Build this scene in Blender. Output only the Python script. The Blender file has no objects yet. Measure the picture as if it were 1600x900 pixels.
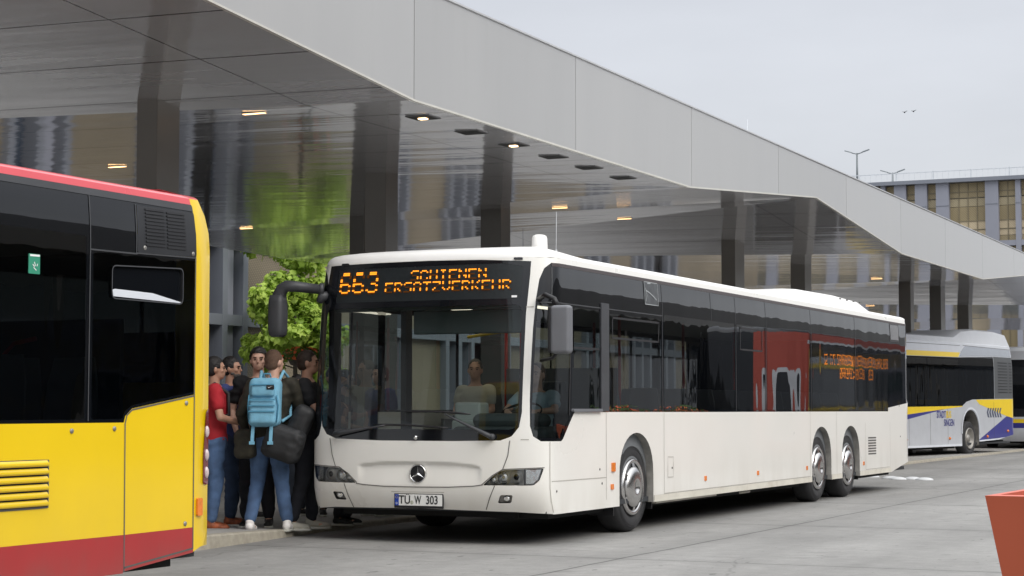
import bpy, bmesh, math, random
from math import sin, cos, pi, radians, hypot, sqrt
from mathutils import Vector, Matrix, noise
from mathutils.geometry import delaunay_2d_cdt
random.seed(7)
scene = bpy.context.scene
COL = scene.collection
class Surf:
    """plan outline of a coach body swept up in z. t = arc length from front centre, + = left side (+x)."""
    def __init__(s, L=15.1, W=2.65, D=.35, p=3.2, lean=.2, zl=1.0, ztop=2.82, tumble=.03, R=.16, rr=.0):
        s.rr=rr
        s.L,s.W,s.D,s.p,s.lean,s.zl,s.ztop,s.tumble,s.R=L,W,D,p,lean,zl,ztop,tumble,R
        w=W/2; pts=[]
        n=80
        for i in range(n+1):
            a=math.pi/2*i/n
            pts.append((w*math.sin(a)**(2/p) if i else 0., D*(1-math.cos(a)**(2/p)) if i<n else D))
        y=D
        while y<L-R-.1: y+=.1; pts.append((w,y))
        for i in range(0,13):
            a=math.pi/2*i/12; pts.append((w-R+R*math.cos(a),L-R+R*math.sin(a)))
        pts.append((0.,L)); s.p2=pts
        s.c=[0.]
        for a,b in zip(pts,pts[1:]): s.c.append(s.c[-1]+math.hypot(b[0]-a[0],b[1]-a[1]))
        s.T=s.c[-1]
        s.tside=s.c[n]  # where the side starts (y=D)
    def t_of_y(s,y): return s.tside+y-s.D
    def plan(s,t):
        u=min(abs(t),s.T); import bisect
        i=min(max(bisect.bisect_right(s.c,u)-1,0),len(s.p2)-2)
        a,b=s.p2[i],s.p2[i+1]; k=(u-s.c[i])/max(1e-9,s.c[i+1]-s.c[i])
        x=a[0]+(b[0]-a[0])*k; y=a[1]+(b[1]-a[1])*k
        return (x if t>=0 else -x), y
    def base(s,t,z):
        x,y=s.plan(t)
        k=max(0.,(z-s.zl)/(s.ztop-s.zl)); g=max(0.,1-y/1.6); g=g*g*(3-2*g)
        y+=s.lean*k**1.3*g
        if z<.6: y+=.10*((.6-z)/.3)**2*g
        m=max(0.,(z-2.35)/(s.ztop-2.35)); x-=math.copysign(s.tumble*m*m,x)*min(1,abs(x)/.8)
        m=max(0.,(z-(s.ztop-.32))/.32); q=max(0.,(y-(s.L-.5))/.5); y-=s.rr*m**2.2*q*q
        return x,y,z
    def nrm(s,t,z):
        e=.01; a=s.base(t-e,z); b=s.base(t+e,z); c=s.base(t,z-e); d=s.base(t,z+e)
        u=[b[i]-a[i] for i in range(3)]; v=[d[i]-c[i] for i in range(3)]
        n=(u[1]*v[2]-u[2]*v[1],u[2]*v[0]-u[0]*v[2],u[0]*v[1]-u[1]*v[0]); l=math.sqrt(sum(q*q for q in n)) or 1
        return tuple(q/l for q in n)
    def pt(s,t,z,o=0.):
        b=s.base(t,z)
        if not o: return b
        n=s.nrm(t,z); return tuple(b[i]+n[i]*o for i in range(3))

# ------------------------------------------------------------------ helpers
def tag(o, label=None, cat=None, group=None, kind=None):
    if label: o['label'] = label
    if cat: o['category'] = cat
    if group: o['group'] = group
    if kind: o['kind'] = kind
    return o

def empty(name, loc=(0, 0, 0), rz=0.0):
    o = bpy.data.objects.new(name, None); COL.objects.link(o)
    o.location = loc; o.rotation_euler = (0, 0, rz); o.empty_display_size = .2
    return o

def copy_tree(o, parent=None):
    c = o.copy(); COL.objects.link(c)
    if parent is not None: c.parent = parent
    for ch in list(o.children): copy_tree(ch, c)
    return c

class MB:
    def __init__(s): s.v = []; s.f = []; s.sm = []
    def add(s, vs, fs, smooth=False):
        b = len(s.v); s.v += [tuple(v) for v in vs]
        for f in fs: s.f.append(tuple(i + b for i in f)); s.sm.append(smooth)
        return s
    def box(s, c, d, rot=None):
        x, y, z = d[0] / 2, d[1] / 2, d[2] / 2
        vs = [Vector((i * x, j * y, k * z)) for k in (-1, 1) for j in (-1, 1) for i in (-1, 1)]
        if rot is not None: vs = [rot @ v for v in vs]
        vs = [v + Vector(c) for v in vs]
        return s.add(vs, [(0, 2, 3, 1), (4, 5, 7, 6), (0, 1, 5, 4), (2, 6, 7, 3), (0, 4, 6, 2), (1, 3, 7, 5)])
    def b2(s, x0, x1, y0, y1, z0, z1): return s.box(((x0 + x1) / 2, (y0 + y1) / 2, (z0 + z1) / 2), (abs(x1 - x0), abs(y1 - y0), abs(z1 - z0)))
    def loft(s, rings, closed=True, cap=True, smooth=True):
        n = len(rings[0]); vs = [p for r in rings for p in r]; fs = []
        for i in range(len(rings) - 1):
            for j in range(n if closed else n - 1):
                a = i * n + j; b = i * n + (j + 1) % n
                fs.append((a, b, b + n, a + n))
        if cap: fs.append(tuple(range(n))[::-1]); fs.append(tuple(range((len(rings) - 1) * n, len(rings) * n)))
        return s.add(vs, fs, smooth)
    def tube(s, pts, r, n=10, cap=True):
        pts = [Vector(p) for p in pts]; rs = r if isinstance(r, (list, tuple)) else [r] * len(pts); rings = []
        d0 = (pts[1] - pts[0]).normalized(); up = Vector((0, 0, 1)) if abs(d0.z) < .9 else Vector((1, 0, 0))
        u = d0.cross(up).normalized()
        for i, p in enumerate(pts):
            d = ((pts[min(i + 1, len(pts) - 1)] - pts[max(i - 1, 0)])).normalized()
            u = (u - d * u.dot(d)).normalized(); w = d.cross(u)
            rings.append([p + (u * cos(2 * pi * k / n) + w * sin(2 * pi * k / n)) * rs[i] for k in range(n)])
        return s.loft(rings, True, cap)
    def lathe(s, prof, c=(0, 0, 0), axis='X', n=32, cap=False):
        rings = []
        for a, r in prof:
            ring = []
            for k in range(n):
                t = 2 * pi * k / n
                if axis == 'X': ring.append((c[0] + a, c[1] + r * cos(t), c[2] + r * sin(t)))
                elif axis == 'Y': ring.append((c[0] + r * sin(t), c[1] + a, c[2] + r * cos(t)))
                else: ring.append((c[0] + r * cos(t), c[1] + r * sin(t), c[2] + a))
            rings.append(ring)
        return s.loft(rings, True, cap)
    def ball(s, c, r, n=14, m=9):
        r = r if isinstance(r, (list, tuple)) else (r, r, r); rings = []
        for i in range(m + 1):
            t = pi * i / m; t = min(max(t, .02), pi - .02)
            rings.append([(c[0] + r[0] * sin(t) * cos(2 * pi * k / n), c[1] + r[1] * sin(t) * sin(2 * pi * k / n), c[2] + r[2] * cos(t)) for k in range(n)])
        return s.loft(rings[::-1], True, True)
    def prism(s, poly, h):      # poly: list of 3D points, h: offset vector
        n = len(poly); h = Vector(h); vs = [Vector(p) for p in poly] + [Vector(p) + h for p in poly]
        return s.add(vs, [tuple(range(n))[::-1], tuple(range(n, 2 * n))] + [(i, (i + 1) % n, n + (i + 1) % n, n + i) for i in range(n)])
    def build(s, name, mat, parent=None, bevel=0, loc=None, fix=True):
        me = bpy.data.meshes.new(name); me.from_pydata([tuple(v) for v in s.v], [], s.f)
        me.polygons.foreach_set('use_smooth', s.sm)
        if fix:
            bm = bmesh.new(); bm.from_mesh(me); bmesh.ops.recalc_face_normals(bm, faces=bm.faces); bm.to_mesh(me); bm.free()
        me.update()
        o = bpy.data.objects.new(name, me); COL.objects.link(o)
        if mat: me.materials.append(mat)
        if parent is not None: o.parent = parent
        if loc: o.location = loc
        if bevel:
            m = o.modifiers.new('bevel', 'BEVEL'); m.width = bevel; m.segments = 3; m.limit_method = 'ANGLE'; m.angle_limit = radians(40)
            me.polygons.foreach_set('use_smooth', [True] * len(me.polygons))
            w = o.modifiers.new('wn', 'WEIGHTED_NORMAL'); w.keep_sharp = False
        return o

# ------------------------------------------------------------------ materials
def nodes(name):
    m = bpy.data.materials.new(name); m.use_nodes = True; nt = m.node_tree
    for n in list(nt.nodes): nt.nodes.remove(n)
    out = nt.nodes.new('ShaderNodeOutputMaterial')
    return m, nt, out
def N(nt, typ, **k):
    n = nt.nodes.new(typ)
    for a, b in k.items():
        if a in n.inputs: n.inputs[a].default_value = b
        else: setattr(n, a, b)
    return n
def L(nt, a, b): nt.links.new(a, b)
def rgba(c): return (c[0], c[1], c[2], 1)

def mat(name, col, rough=.6, metal=0., var=.08, scale=4., bump=0., bscale=60., spec=.5, coat=0., stretch=(1, 1, 1), dirt=0., dirtcol=(.12, .09, .06), trans=0., emit=None, es=0., objvar=0., grime=None):
    m, nt, out = nodes(name)
    p = N(nt, 'ShaderNodeBsdfPrincipled'); L(nt, p.outputs[0], out.inputs[0])
    p.inputs['Roughness'].default_value = rough; p.inputs['Metallic'].default_value = metal
    p.inputs['Specular IOR Level'].default_value = spec; p.inputs['Coat Weight'].default_value = coat; p.inputs['Coat Roughness'].default_value = .06
    tc = N(nt, 'ShaderNodeTexCoord'); mp = N(nt, 'ShaderNodeMapping'); mp.inputs['Scale'].default_value = stretch
    L(nt, tc.outputs['Object'], mp.inputs[0])
    no = N(nt, 'ShaderNodeTexNoise'); no.inputs['Scale'].default_value = scale; no.inputs['Detail'].default_value = 6; L(nt, mp.outputs[0], no.inputs['Vector'])
    mx = N(nt, 'ShaderNodeMix', data_type='RGBA')
    mx.inputs['A'].default_value = rgba([c * (1 - var) for c in col]); mx.inputs['B'].default_value = rgba([min(1, c * (1 + var)) for c in col])
    cr = N(nt, 'ShaderNodeMapRange'); cr.inputs[1].default_value = .3; cr.inputs[2].default_value = .7; L(nt, no.outputs[0], cr.inputs[0]); L(nt, cr.outputs[0], mx.inputs['Factor'])
    last = mx.outputs['Result']
    if dirt:
        n2 = N(nt, 'ShaderNodeTexNoise'); n2.inputs['Scale'].default_value = 2.3; n2.inputs['Detail'].default_value = 10; n2.inputs['Roughness'].default_value = .7; L(nt, mp.outputs[0], n2.inputs['Vector'])
        r2 = N(nt, 'ShaderNodeMapRange'); r2.inputs[1].default_value = .52; r2.inputs[2].default_value = .78; r2.inputs[4].default_value = dirt; L(nt, n2.outputs[0], r2.inputs[0])
        m2 = N(nt, 'ShaderNodeMix', data_type='RGBA'); L(nt, r2.outputs[0], m2.inputs['Factor']); L(nt, last, m2.inputs['A']); m2.inputs['B'].default_value = rgba(dirtcol); last = m2.outputs['Result']
    if grime:      # road spray on the lower flanks: (height, strength, colour)
        sz = N(nt, 'ShaderNodeSeparateXYZ'); L(nt, tc.outputs['Object'], sz.inputs[0])
        gn = N(nt, 'ShaderNodeTexNoise'); gn.inputs['Scale'].default_value = 3.; gn.inputs['Detail'].default_value = 8; gm = N(nt, 'ShaderNodeMapping'); gm.inputs['Scale'].default_value = (1, 1.2, .35); L(nt, tc.outputs['Object'], gm.inputs[0]); L(nt, gm.outputs[0], gn.inputs['Vector'])
        hz = N(nt, 'ShaderNodeMapRange'); hz.inputs[1].default_value = grime[0]; hz.inputs[2].default_value = .28; hz.inputs[4].default_value = 1; L(nt, sz.outputs[2], hz.inputs[0])
        pw = N(nt, 'ShaderNodeMath', operation='POWER'); pw.inputs[1].default_value = 1.6; L(nt, hz.outputs[0], pw.inputs[0])
        ng = N(nt, 'ShaderNodeMapRange'); ng.inputs[1].default_value = .35; ng.inputs[2].default_value = .7; ng.inputs[3].default_value = .25; L(nt, gn.outputs[0], ng.inputs[0])
        g1 = N(nt, 'ShaderNodeMath', operation='MULTIPLY'); L(nt, pw.outputs[0], g1.inputs[0]); L(nt, ng.outputs[0], g1.inputs[1])
        g2 = N(nt, 'ShaderNodeMath', operation='MULTIPLY', use_clamp=True); L(nt, g1.outputs[0], g2.inputs[0]); g2.inputs[1].default_value = grime[1]
        m3 = N(nt, 'ShaderNodeMix', data_type='RGBA'); L(nt, g2.outputs[0], m3.inputs['Factor']); L(nt, last, m3.inputs['A']); m3.inputs['B'].default_value = rgba(grime[2]); last = m3.outputs['Result']
    if objvar:
        oi = N(nt, 'ShaderNodeObjectInfo'); ov = N(nt, 'ShaderNodeMapRange'); ov.inputs[3].default_value = 1 - objvar; ov.inputs[4].default_value = 1 + objvar; L(nt, oi.outputs['Random'], ov.inputs[0])
        vs = N(nt, 'ShaderNodeVectorMath', operation='SCALE'); L(nt, last, vs.inputs[0]); L(nt, ov.outputs[0], vs.inputs['Scale']); last = vs.outputs[0]
    L(nt, last, p.inputs['Base Color'])
    rr = N(nt, 'ShaderNodeMapRange'); rr.inputs[3].default_value = max(0, rough * .85); rr.inputs[4].default_value = min(1, rough * 1.2); L(nt, no.outputs[0], rr.inputs[0]); L(nt, rr.outputs[0], p.inputs['Roughness'])
    if bump:
        nb = N(nt, 'ShaderNodeTexNoise'); nb.inputs['Scale'].default_value = bscale; nb.inputs['Detail'].default_value = 4; L(nt, mp.outputs[0], nb.inputs['Vector'])
        bp = N(nt, 'ShaderNodeBump'); bp.inputs['Strength'].default_value = bump; bp.inputs['Distance'].default_value = .01; L(nt, nb.outputs[0], bp.inputs['Height']); L(nt, bp.outputs[0], p.inputs['Normal'])
    if emit: p.inputs['Emission Color'].default_value = rgba(emit); p.inputs['Emission Strength'].default_value = es
    return m

def wavy(nt, amp, sc=(1.6, 1.6, .5)):
    tc = N(nt, 'ShaderNodeTexCoord'); mp = N(nt, 'ShaderNodeMapping'); mp.inputs['Scale'].default_value = sc; L(nt, tc.outputs['Object'], mp.inputs[0])
    no = N(nt, 'ShaderNodeTexNoise'); no.inputs['Scale'].default_value = 1.; no.inputs['Detail'].default_value = 1.5; L(nt, mp.outputs[0], no.inputs['Vector'])
    bp = N(nt, 'ShaderNodeBump'); bp.inputs['Strength'].default_value = 1; bp.inputs['Distance'].default_value = amp; L(nt, no.outputs[0], bp.inputs['Height'])
    return bp
def glass(name, tint, amp=.006, rough=.0, ior=1.5, refl=1.):
    m, nt, out = nodes(name)
    t = N(nt, 'ShaderNodeBsdfTransparent'); t.inputs[0].default_value = rgba(tint)
    g = N(nt, 'ShaderNodeBsdfGlossy'); g.inputs['Roughness'].default_value = rough; g.inputs['Color'].default_value = (.95, .97, 1, 1)
    bp = wavy(nt, amp); L(nt, bp.outputs[0], g.inputs['Normal'])
    fr = N(nt, 'ShaderNodeFresnel'); fr.inputs[0].default_value = ior
    ml = N(nt, 'ShaderNodeMath', operation='MULTIPLY', use_clamp=True); ml.inputs[1].default_value = 1.9 * refl; L(nt, fr.outputs[0], ml.inputs[0])
    mx = N(nt, 'ShaderNodeMixShader'); L(nt, ml.outputs[0], mx.inputs[0]); L(nt, t.outputs[0], mx.inputs[1]); L(nt, g.outputs[0], mx.inputs[2]); L(nt, mx.outputs[0], out.inputs[0])
    return m
def blackglass(name, col=(.006, .007, .009), amp=.006, rough=.02):
    m, nt, out = nodes(name)
    p = N(nt, 'ShaderNodeBsdfPrincipled'); L(nt, p.outputs[0], out.inputs[0]); p.inputs['Base Color'].default_value = rgba(col)
    p.inputs['Roughness'].default_value = rough; p.inputs['IOR'].default_value = 1.55
    bp = wavy(nt, amp); L(nt, bp.outputs[0], p.inputs['Normal'])
    return m
def emis(name, col, s):
    m, nt, out = nodes(name); e = N(nt, 'ShaderNodeEmission'); e.inputs[0].default_value = rgba(col); e.inputs[1].default_value = s; L(nt, e.outputs[0], out.inputs[0])
    return m

def ground_mat():
    m, nt, out = nodes('concrete_apron')
    p = N(nt, 'ShaderNodeBsdfPrincipled'); L(nt, p.outputs[0], out.inputs[0]); p.inputs['Roughness'].default_value = .8
    tc = N(nt, 'ShaderNodeTexCoord'); O = tc.outputs['Object']
    def noise_(sc, det, ro=.6, st=(1, 1, 1)):
        mp = N(nt, 'ShaderNodeMapping'); mp.inputs['Scale'].default_value = st; L(nt, O, mp.inputs[0])
        n = N(nt, 'ShaderNodeTexNoise'); n.inputs['Scale'].default_value = sc; n.inputs['Detail'].default_value = det; n.inputs['Roughness'].default_value = ro; L(nt, mp.outputs[0], n.inputs['Vector']); return n.outputs[0]
    def rng(a, lo, hi, o0, o1):
        r = N(nt, 'ShaderNodeMapRange'); r.inputs[1].default_value = lo; r.inputs[2].default_value = hi; r.inputs[3].default_value = o0; r.inputs[4].default_value = o1; L(nt, a, r.inputs[0]); return r.outputs[0]
    def mul(a, b):
        n = N(nt, 'ShaderNodeMath', operation='MULTIPLY'); L(nt, a, n.inputs[0])
        if isinstance(b, float): n.inputs[1].default_value = b
        else: L(nt, b, n.inputs[1])
        return n.outputs[0]
    big = rng(noise_(.22, 6, .65), .3, .7, .80, 1.15)
    lane = rng(noise_(1.0, 5, .6, (.9, .12, 1)), .35, .68, .84, 1.12)
    fine = rng(noise_(38, 8, .8), .25, .75, .82, 1.18)
    med = rng(noise_(5, 8, .7), .35, .7, .88, 1.1)
    spots = rng(noise_(9, 3, .5, (1, .45, 1)), .67, .72, 1., .58)
    spots2 = rng(noise_(1.6, 5, .65), .60, .70, 1., .76)
    v = mul(mul(mul(big, lane), mul(fine, med)), mul(spots, spots2))
    sx = N(nt, 'ShaderNodeSeparateXYZ'); L(nt, O, sx.inputs[0])
    nd = N(nt, 'ShaderNodeTexNoise'); nd.inputs['Scale'].default_value = 1.1; L(nt, O, nd.inputs['Vector'])
    wob = N(nt, 'ShaderNodeMath', operation='MULTIPLY_ADD'); wob.inputs[1].default_value = .05; wob.inputs[2].default_value = -.025; L(nt, nd.outputs[0], wob.inputs[0])
    for ax, off, per in ((0, 6.2, 4.6), (1, -20.75, 5.2)):
        a = N(nt, 'ShaderNodeMath', operation='ADD'); L(nt, sx.outputs[ax], a.inputs[0]); a.inputs[1].default_value = off
        a2 = N(nt, 'ShaderNodeMath', operation='ADD'); L(nt, a.outputs[0], a2.inputs[0]); L(nt, wob.outputs[0], a2.inputs[1])
        pp = N(nt, 'ShaderNodeMath', operation='PINGPONG'); L(nt, a2.outputs[0], pp.inputs[0]); pp.inputs[1].default_value = per / 2
        j = rng(pp.outputs[0], .010, .024, .42, 1.)
        sh = rng(pp.outputs[0], .0, .3, .90, 1.)
        v = mul(mul(v, j), sh)
    vo = N(nt, 'ShaderNodeTexVoronoi', feature='DISTANCE_TO_EDGE'); vo.inputs['Scale'].default_value = .23
    mp = N(nt, 'ShaderNodeMapping'); L(nt, O, mp.inputs[0]); nz = N(nt, 'ShaderNodeTexNoise'); nz.inputs['Scale'].default_value = .9; nz.inputs['Detail'].default_value = 6; L(nt, O, nz.inputs['Vector'])
    am = N(nt, 'ShaderNodeMix', data_type='VECTOR'); am.inputs['Factor'].default_value = .35; L(nt, mp.outputs[0], am.inputs['A']); L(nt, nz.outputs['Color'], am.inputs['B']); L(nt, am.outputs['Result'], vo.inputs['Vector'])
    ck = rng(vo.outputs[0], .0, .0022, .72, 1.)
    v = mul(v, ck)
    mx = N(nt, 'ShaderNodeMix', data_type='RGBA', blend_type='MULTIPLY'); mx.inputs['Factor'].default_value = 1; mx.inputs['A'].default_value = (.255, .25, .24, 1)
    cb = N(nt, 'ShaderNodeCombineColor'); [L(nt, v, cb.inputs[i]) for i in range(3)]; L(nt, cb.outputs[0], mx.inputs['B']); L(nt, mx.outputs['Result'], p.inputs['Base Color'])
    bp = N(nt, 'ShaderNodeBump'); bp.inputs['Strength'].default_value = .35; bp.inputs['Distance'].default_value = .004; L(nt, noise_(90, 5), bp.inputs['Height']); L(nt, bp.outputs[0], p.inputs['Normal'])
    return m

def soffit_mat():
    m, nt, out = nodes('canopy_aluminium')
    p = N(nt, 'ShaderNodeBsdfPrincipled'); L(nt, p.outputs[0], out.inputs[0]); p.inputs['Metallic'].default_value = .62; p.inputs['Roughness'].default_value = .085
    tc = N(nt, 'ShaderNodeTexCoord'); O = tc.outputs['Object']; sx = N(nt, 'ShaderNodeSeparateXYZ'); L(nt, O, sx.inputs[0])
    def line(ax, per, off, w):
        a = N(nt, 'ShaderNodeMath', operation='ADD'); L(nt, ax, a.inputs[0]); a.inputs[1].default_value = off
        pp = N(nt, 'ShaderNodeMath', operation='PINGPONG'); L(nt, a.outputs[0], pp.inputs[0]); pp.inputs[1].default_value = per / 2
        r = N(nt, 'ShaderNodeMapRange'); r.inputs[1].default_value = w * .5; r.inputs[2].default_value = w; r.inputs[3].default_value = .15; r.inputs[4].default_value = 1; L(nt, pp.outputs[0], r.inputs[0]); return r.outputs[0]
    # slightly skewed joints: y + .12 x
    sk = N(nt, 'ShaderNodeMath', operation='MULTIPLY_ADD'); L(nt, sx.outputs[0], sk.inputs[0]); sk.inputs[1].default_value = .0; L(nt, sx.outputs[1], sk.inputs[2])
    j1 = line(sk.outputs[0], 1.46, .6, .020)
    j2 = line(sx.outputs[0], 6.2, 1.3, .014)
    ml = N(nt, 'ShaderNodeMath', operation='MULTIPLY'); L(nt, j1, ml.inputs[0]); L(nt, j2, ml.inputs[1])
    cb = N(nt, 'ShaderNodeMix', data_type='RGBA'); cb.inputs['A'].default_value = (.02, .02, .022, 1); cb.inputs['B'].default_value = (.82, .82, .85, 1); L(nt, ml.outputs[0], cb.inputs['Factor']); L(nt, cb.outputs['Result'], p.inputs['Base Color'])
    no = N(nt, 'ShaderNodeTexNoise'); no.inputs['Scale'].default_value = .9; no.inputs['Detail'].default_value = 2; mp = N(nt, 'ShaderNodeMapping'); mp.inputs['Scale'].default_value = (.35, 2.6, 1); L(nt, O, mp.inputs[0]); L(nt, mp.outputs[0], no.inputs['Vector'])
    bp = N(nt, 'ShaderNodeBump'); bp.inputs['Distance'].default_value = .008; L(nt, no.outputs[0], bp.inputs['Height']); L(nt, bp.outputs[0], p.inputs['Normal'])
    return m

def mesh_screen_mat(name, c1, c2):
    """perforated gold metal cladding: hole pattern with storeys showing faintly as its own tones"""
    m, nt, out = nodes(name)
    p = N(nt, 'ShaderNodeBsdfPrincipled'); L(nt, p.outputs[0], out.inputs[0]); p.inputs['Metallic'].default_value = .15; p.inputs['Roughness'].default_value = .5
    tc = N(nt, 'ShaderNodeTexCoord'); mp = N(nt, 'ShaderNodeMapping'); L(nt, tc.outputs['Object'], mp.inputs[0]); mp.inputs['Rotation'].default_value = (0, 0, 0)
    ad = N(nt, 'ShaderNodeVectorMath', operation='MULTIPLY'); ad.inputs[1].default_value = (1, 1, 1); L(nt, mp.outputs[0], ad.inputs[0])
    w = N(nt, 'ShaderNodeTexWave', wave_type='BANDS', bands_direction='DIAGONAL'); w.inputs['Scale'].default_value = 5; L(nt, ad.outputs[0], w.inputs['Vector'])
    w2 = N(nt, 'ShaderNodeTexWave', wave_type='BANDS', bands_direction='Z'); w2.inputs['Scale'].default_value = 6; L(nt, ad.outputs[0], w2.inputs['Vector'])
    mm = N(nt, 'ShaderNodeMath', operation='MULTIPLY'); L(nt, w.outputs['Fac'], mm.inputs[0]); L(nt, w2.outputs['Fac'], mm.inputs[1])
    no = N(nt, 'ShaderNodeTexNoise'); no.inputs['Scale'].default_value = .35; L(nt, tc.outputs['Object'], no.inputs['Vector'])
    a = N(nt, 'ShaderNodeMath', operation='ADD', use_clamp=True); L(nt, mm.outputs[0], a.inputs[0])
    s2 = N(nt, 'ShaderNodeMapRange'); s2.inputs[1].default_value = .4; s2.inputs[2].default_value = .65; s2.inputs[4].default_value = .5; L(nt, no.outputs[0], s2.inputs[0]); L(nt, s2.outputs[0], a.inputs[1])
    mx = N(nt, 'ShaderNodeMix', data_type='RGBA'); mx.inputs['A'].default_value = rgba(c1); mx.inputs['B'].default_value = rgba(c2); L(nt, a.outputs[0], mx.inputs['Factor']); L(nt, mx.outputs['Result'], p.inputs['Base Color'])
    return m

def leaf_mat(name, c1, c2):
    m, nt, out = nodes(name)
    d = N(nt, 'ShaderNodeBsdfPrincipled'); d.inputs['Roughness'].default_value = .55
    t = N(nt, 'ShaderNodeBsdfTranslucent'); mx = N(nt, 'ShaderNodeMixShader'); mx.inputs[0].default_value = .45
    g = N(nt, 'ShaderNodeObjectInfo'); no = N(nt, 'ShaderNodeTexNoise'); no.inputs['Scale'].default_value = 2.6; no.inputs['Detail'].default_value = 5
    tc = N(nt, 'ShaderNodeTexCoord'); L(nt, tc.outputs['Object'], no.inputs['Vector'])
    r = N(nt, 'ShaderNodeMapRange'); r.inputs[1].default_value = .35; r.inputs[2].default_value = .65; L(nt, no.outputs[0], r.inputs[0])
    c = N(nt, 'ShaderNodeMix', data_type='RGBA'); c.inputs['A'].default_value = rgba(c1); c.inputs['B'].default_value = rgba(c2); L(nt, r.outputs[0], c.inputs['Factor'])
    L(nt, c.outputs['Result'], d.inputs['Base Color']); L(nt, c.outputs['Result'], t.inputs[0]); L(nt, d.outputs[0], mx.inputs[1]); L(nt, t.outputs[0], mx.inputs[2]); L(nt, mx.outputs[0], out.inputs[0])
    return m

M = {}
M['white'] = mat('cream_white_paint', (.84, .825, .78), .28, var=.02, scale=.8, coat=.4, dirt=.045, dirtcol=(.6, .53, .42), bump=.02, bscale=3, grime=(1.0, .38, (.46, .41, .33)))
M['white_roof'] = mat('white_roof_paint', (.80, .79, .77), .35, var=.03, scale=2)
M['sill'] = mat('grimy_sill', (.66, .63, .55), .45, var=.1, scale=3, dirt=.55, dirtcol=(.22, .13, .06), stretch=(1, .8, 1))
M['arch'] = mat('arch_liner', (.26, .25, .23), .8, var=.3, scale=6, dirt=.6, dirtcol=(.05, .045, .04))
M['black'] = mat('black_plastic', (.014, .014, .016), .45, var=.2, scale=8, bump=.1, bscale=200)
M['charcoal'] = mat('charcoal_plastic', (.05, .052, .058), .5, var=.12, scale=5, bump=.15, bscale=300)
M['mirror_grey'] = mat('grey_mirror_shell', (.15, .155, .17), .5, var=.06, scale=6, bump=.05, bscale=200)
M['gap'] = mat('panel_gap_rubber', (.10, .095, .09), .8)
M['gap_soft'] = mat('panel_gap_light', (.42, .40, .36), .7)
M['under'] = mat('underbody', (.012, .012, .012), .9)
M['tyre'] = mat('tyre_rubber', (.028, .028, .03), .75, var=.2, scale=9, dirt=.35, dirtcol=(.09, .085, .08), bump=.2, bscale=80)
M['chrome'] = mat('polished_wheel_cover', (.62, .61, .60), .24, metal=1, var=.08, scale=3, dirt=.35, dirtcol=(.25, .22, .18), bump=.03, bscale=6)
M['steel'] = mat('bare_steel', (.5, .5, .5), .3, metal=1, dirt=.2)
M['steelrim'] = mat('grey_steel_rim', (.30, .29, .27), .5, metal=.5, var=.15, dirt=.5, dirtcol=(.15, .1, .06))
M['screen'] = glass('windscreen_glass', (.74, .82, .80), .002, refl=.5)
M['side'] = glass('tinted_side_glass', (.50, .52, .52), .005)
M['door'] = glass('door_glass', (.80, .86, .84), .003, refl=.15)
M['bglass'] = blackglass('black_glass_band', amp=.006)
M['bglass_screen'] = blackglass('black_screen_border', amp=.002, rough=.05)
M['display'] = mat('display_panel', (.012, .016, .018), .35, var=.2, scale=30)
M['led'] = emis('amber_led', (1., .31, .02), 1.8)
M['led_dim'] = emis('amber_led_dim', (1., .3, .03), .10)
M['amber'] = mat('amber_reflector', (.75, .20, .02), .2, var=.15, scale=30, coat=.5)
M['lens'] = glass('lamp_lens', (.92, .94, .95), .01)
M['reflector'] = mat('lamp_reflector', (.80, .80, .78), .22, metal=.75, var=.25, scale=14, bump=.5, bscale=16)
M['lampback'] = mat('lamp_housing', (.52, .51, .48), .35, metal=.1, var=.35, scale=14)
M['numplate'] = mat('plate_white', (.80, .80, .78), .4, var=.02)
M['plateblue'] = mat('plate_blue', (.01, .05, .35), .4)
M['ink'] = mat('black_lettering', (.012, .012, .014), .5)
M['whiteink'] = mat('white_lettering', (.8, .8, .8), .5)
M['int_dark'] = mat('interior_dark', (.035, .038, .042), .7, var=.1)
M['int_mid'] = mat('interior_grey', (.16, .17, .18), .6, var=.1)
M['int_light'] = mat('interior_ceiling', (.34, .35, .35), .6, var=.06)
M['dash'] = mat('dashboard_grey', (.10, .115, .12), .65, var=.12, scale=8)
M['seat'] = mat('seat_fabric', (.05, .06, .09), .9, var=.5, scale=22)
M['seatback'] = mat('seat_shell', (.13, .14, .15), .5, var=.1)
M['redpole'] = mat('red_handrail', (.45, .02, .015), .4)
M['yellowpole'] = mat('yellow_handrail', (.7, .5, .03), .4)
M['printer'] = mat('ticket_machine_cream', (.5, .52, .5), .5)
M['yellow'] = mat('yellow_bus_paint', (.85, .58, .003), .3, var=.025, scale=1.5, coat=.5, dirt=.05, dirtcol=(.5, .33, .02), bump=.02, bscale=2, grime=(1.1, .25, (.42, .30, .08)))
M['red'] = mat('red_skirt_paint', (.40, .022, .024), .35, var=.06, scale=2, coat=.35, dirt=.3, dirtcol=(.2, .06, .045), grime=(.6, .5, (.16, .09, .075)))
M['redroof'] = mat('red_roof_paint', (.70, .08, .10), .28, var=.03, coat=.5)
M['yside'] = glass('dark_side_glass', (.16, .18, .18), .010)
M['blackgrille'] = mat('black_vent_grille', (.02, .021, .024), .4, var=.1)
M['green'] = mat('green_sticker', (.03, .26, .16), .5, var=.05)
M['silver'] = mat('silver_bus_paint', (.60, .62, .66), .3, metal=.25, var=.03, coat=.4, dirt=.08)
M['palesilver'] = mat('pale_silver_roof', (.68, .71, .76), .35, var=.03, coat=.3)
M['bandyellow'] = mat('yellow_livery', (.82, .58, .012), .35, var=.03, coat=.3)
M['bandblue'] = mat('blue_livery', (.028, .03, .22), .35, var=.05, coat=.3)
M['greygrille'] = mat('grey_grille', (.08, .085, .09), .5, var=.1)
M['ground'] = ground_mat()
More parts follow.
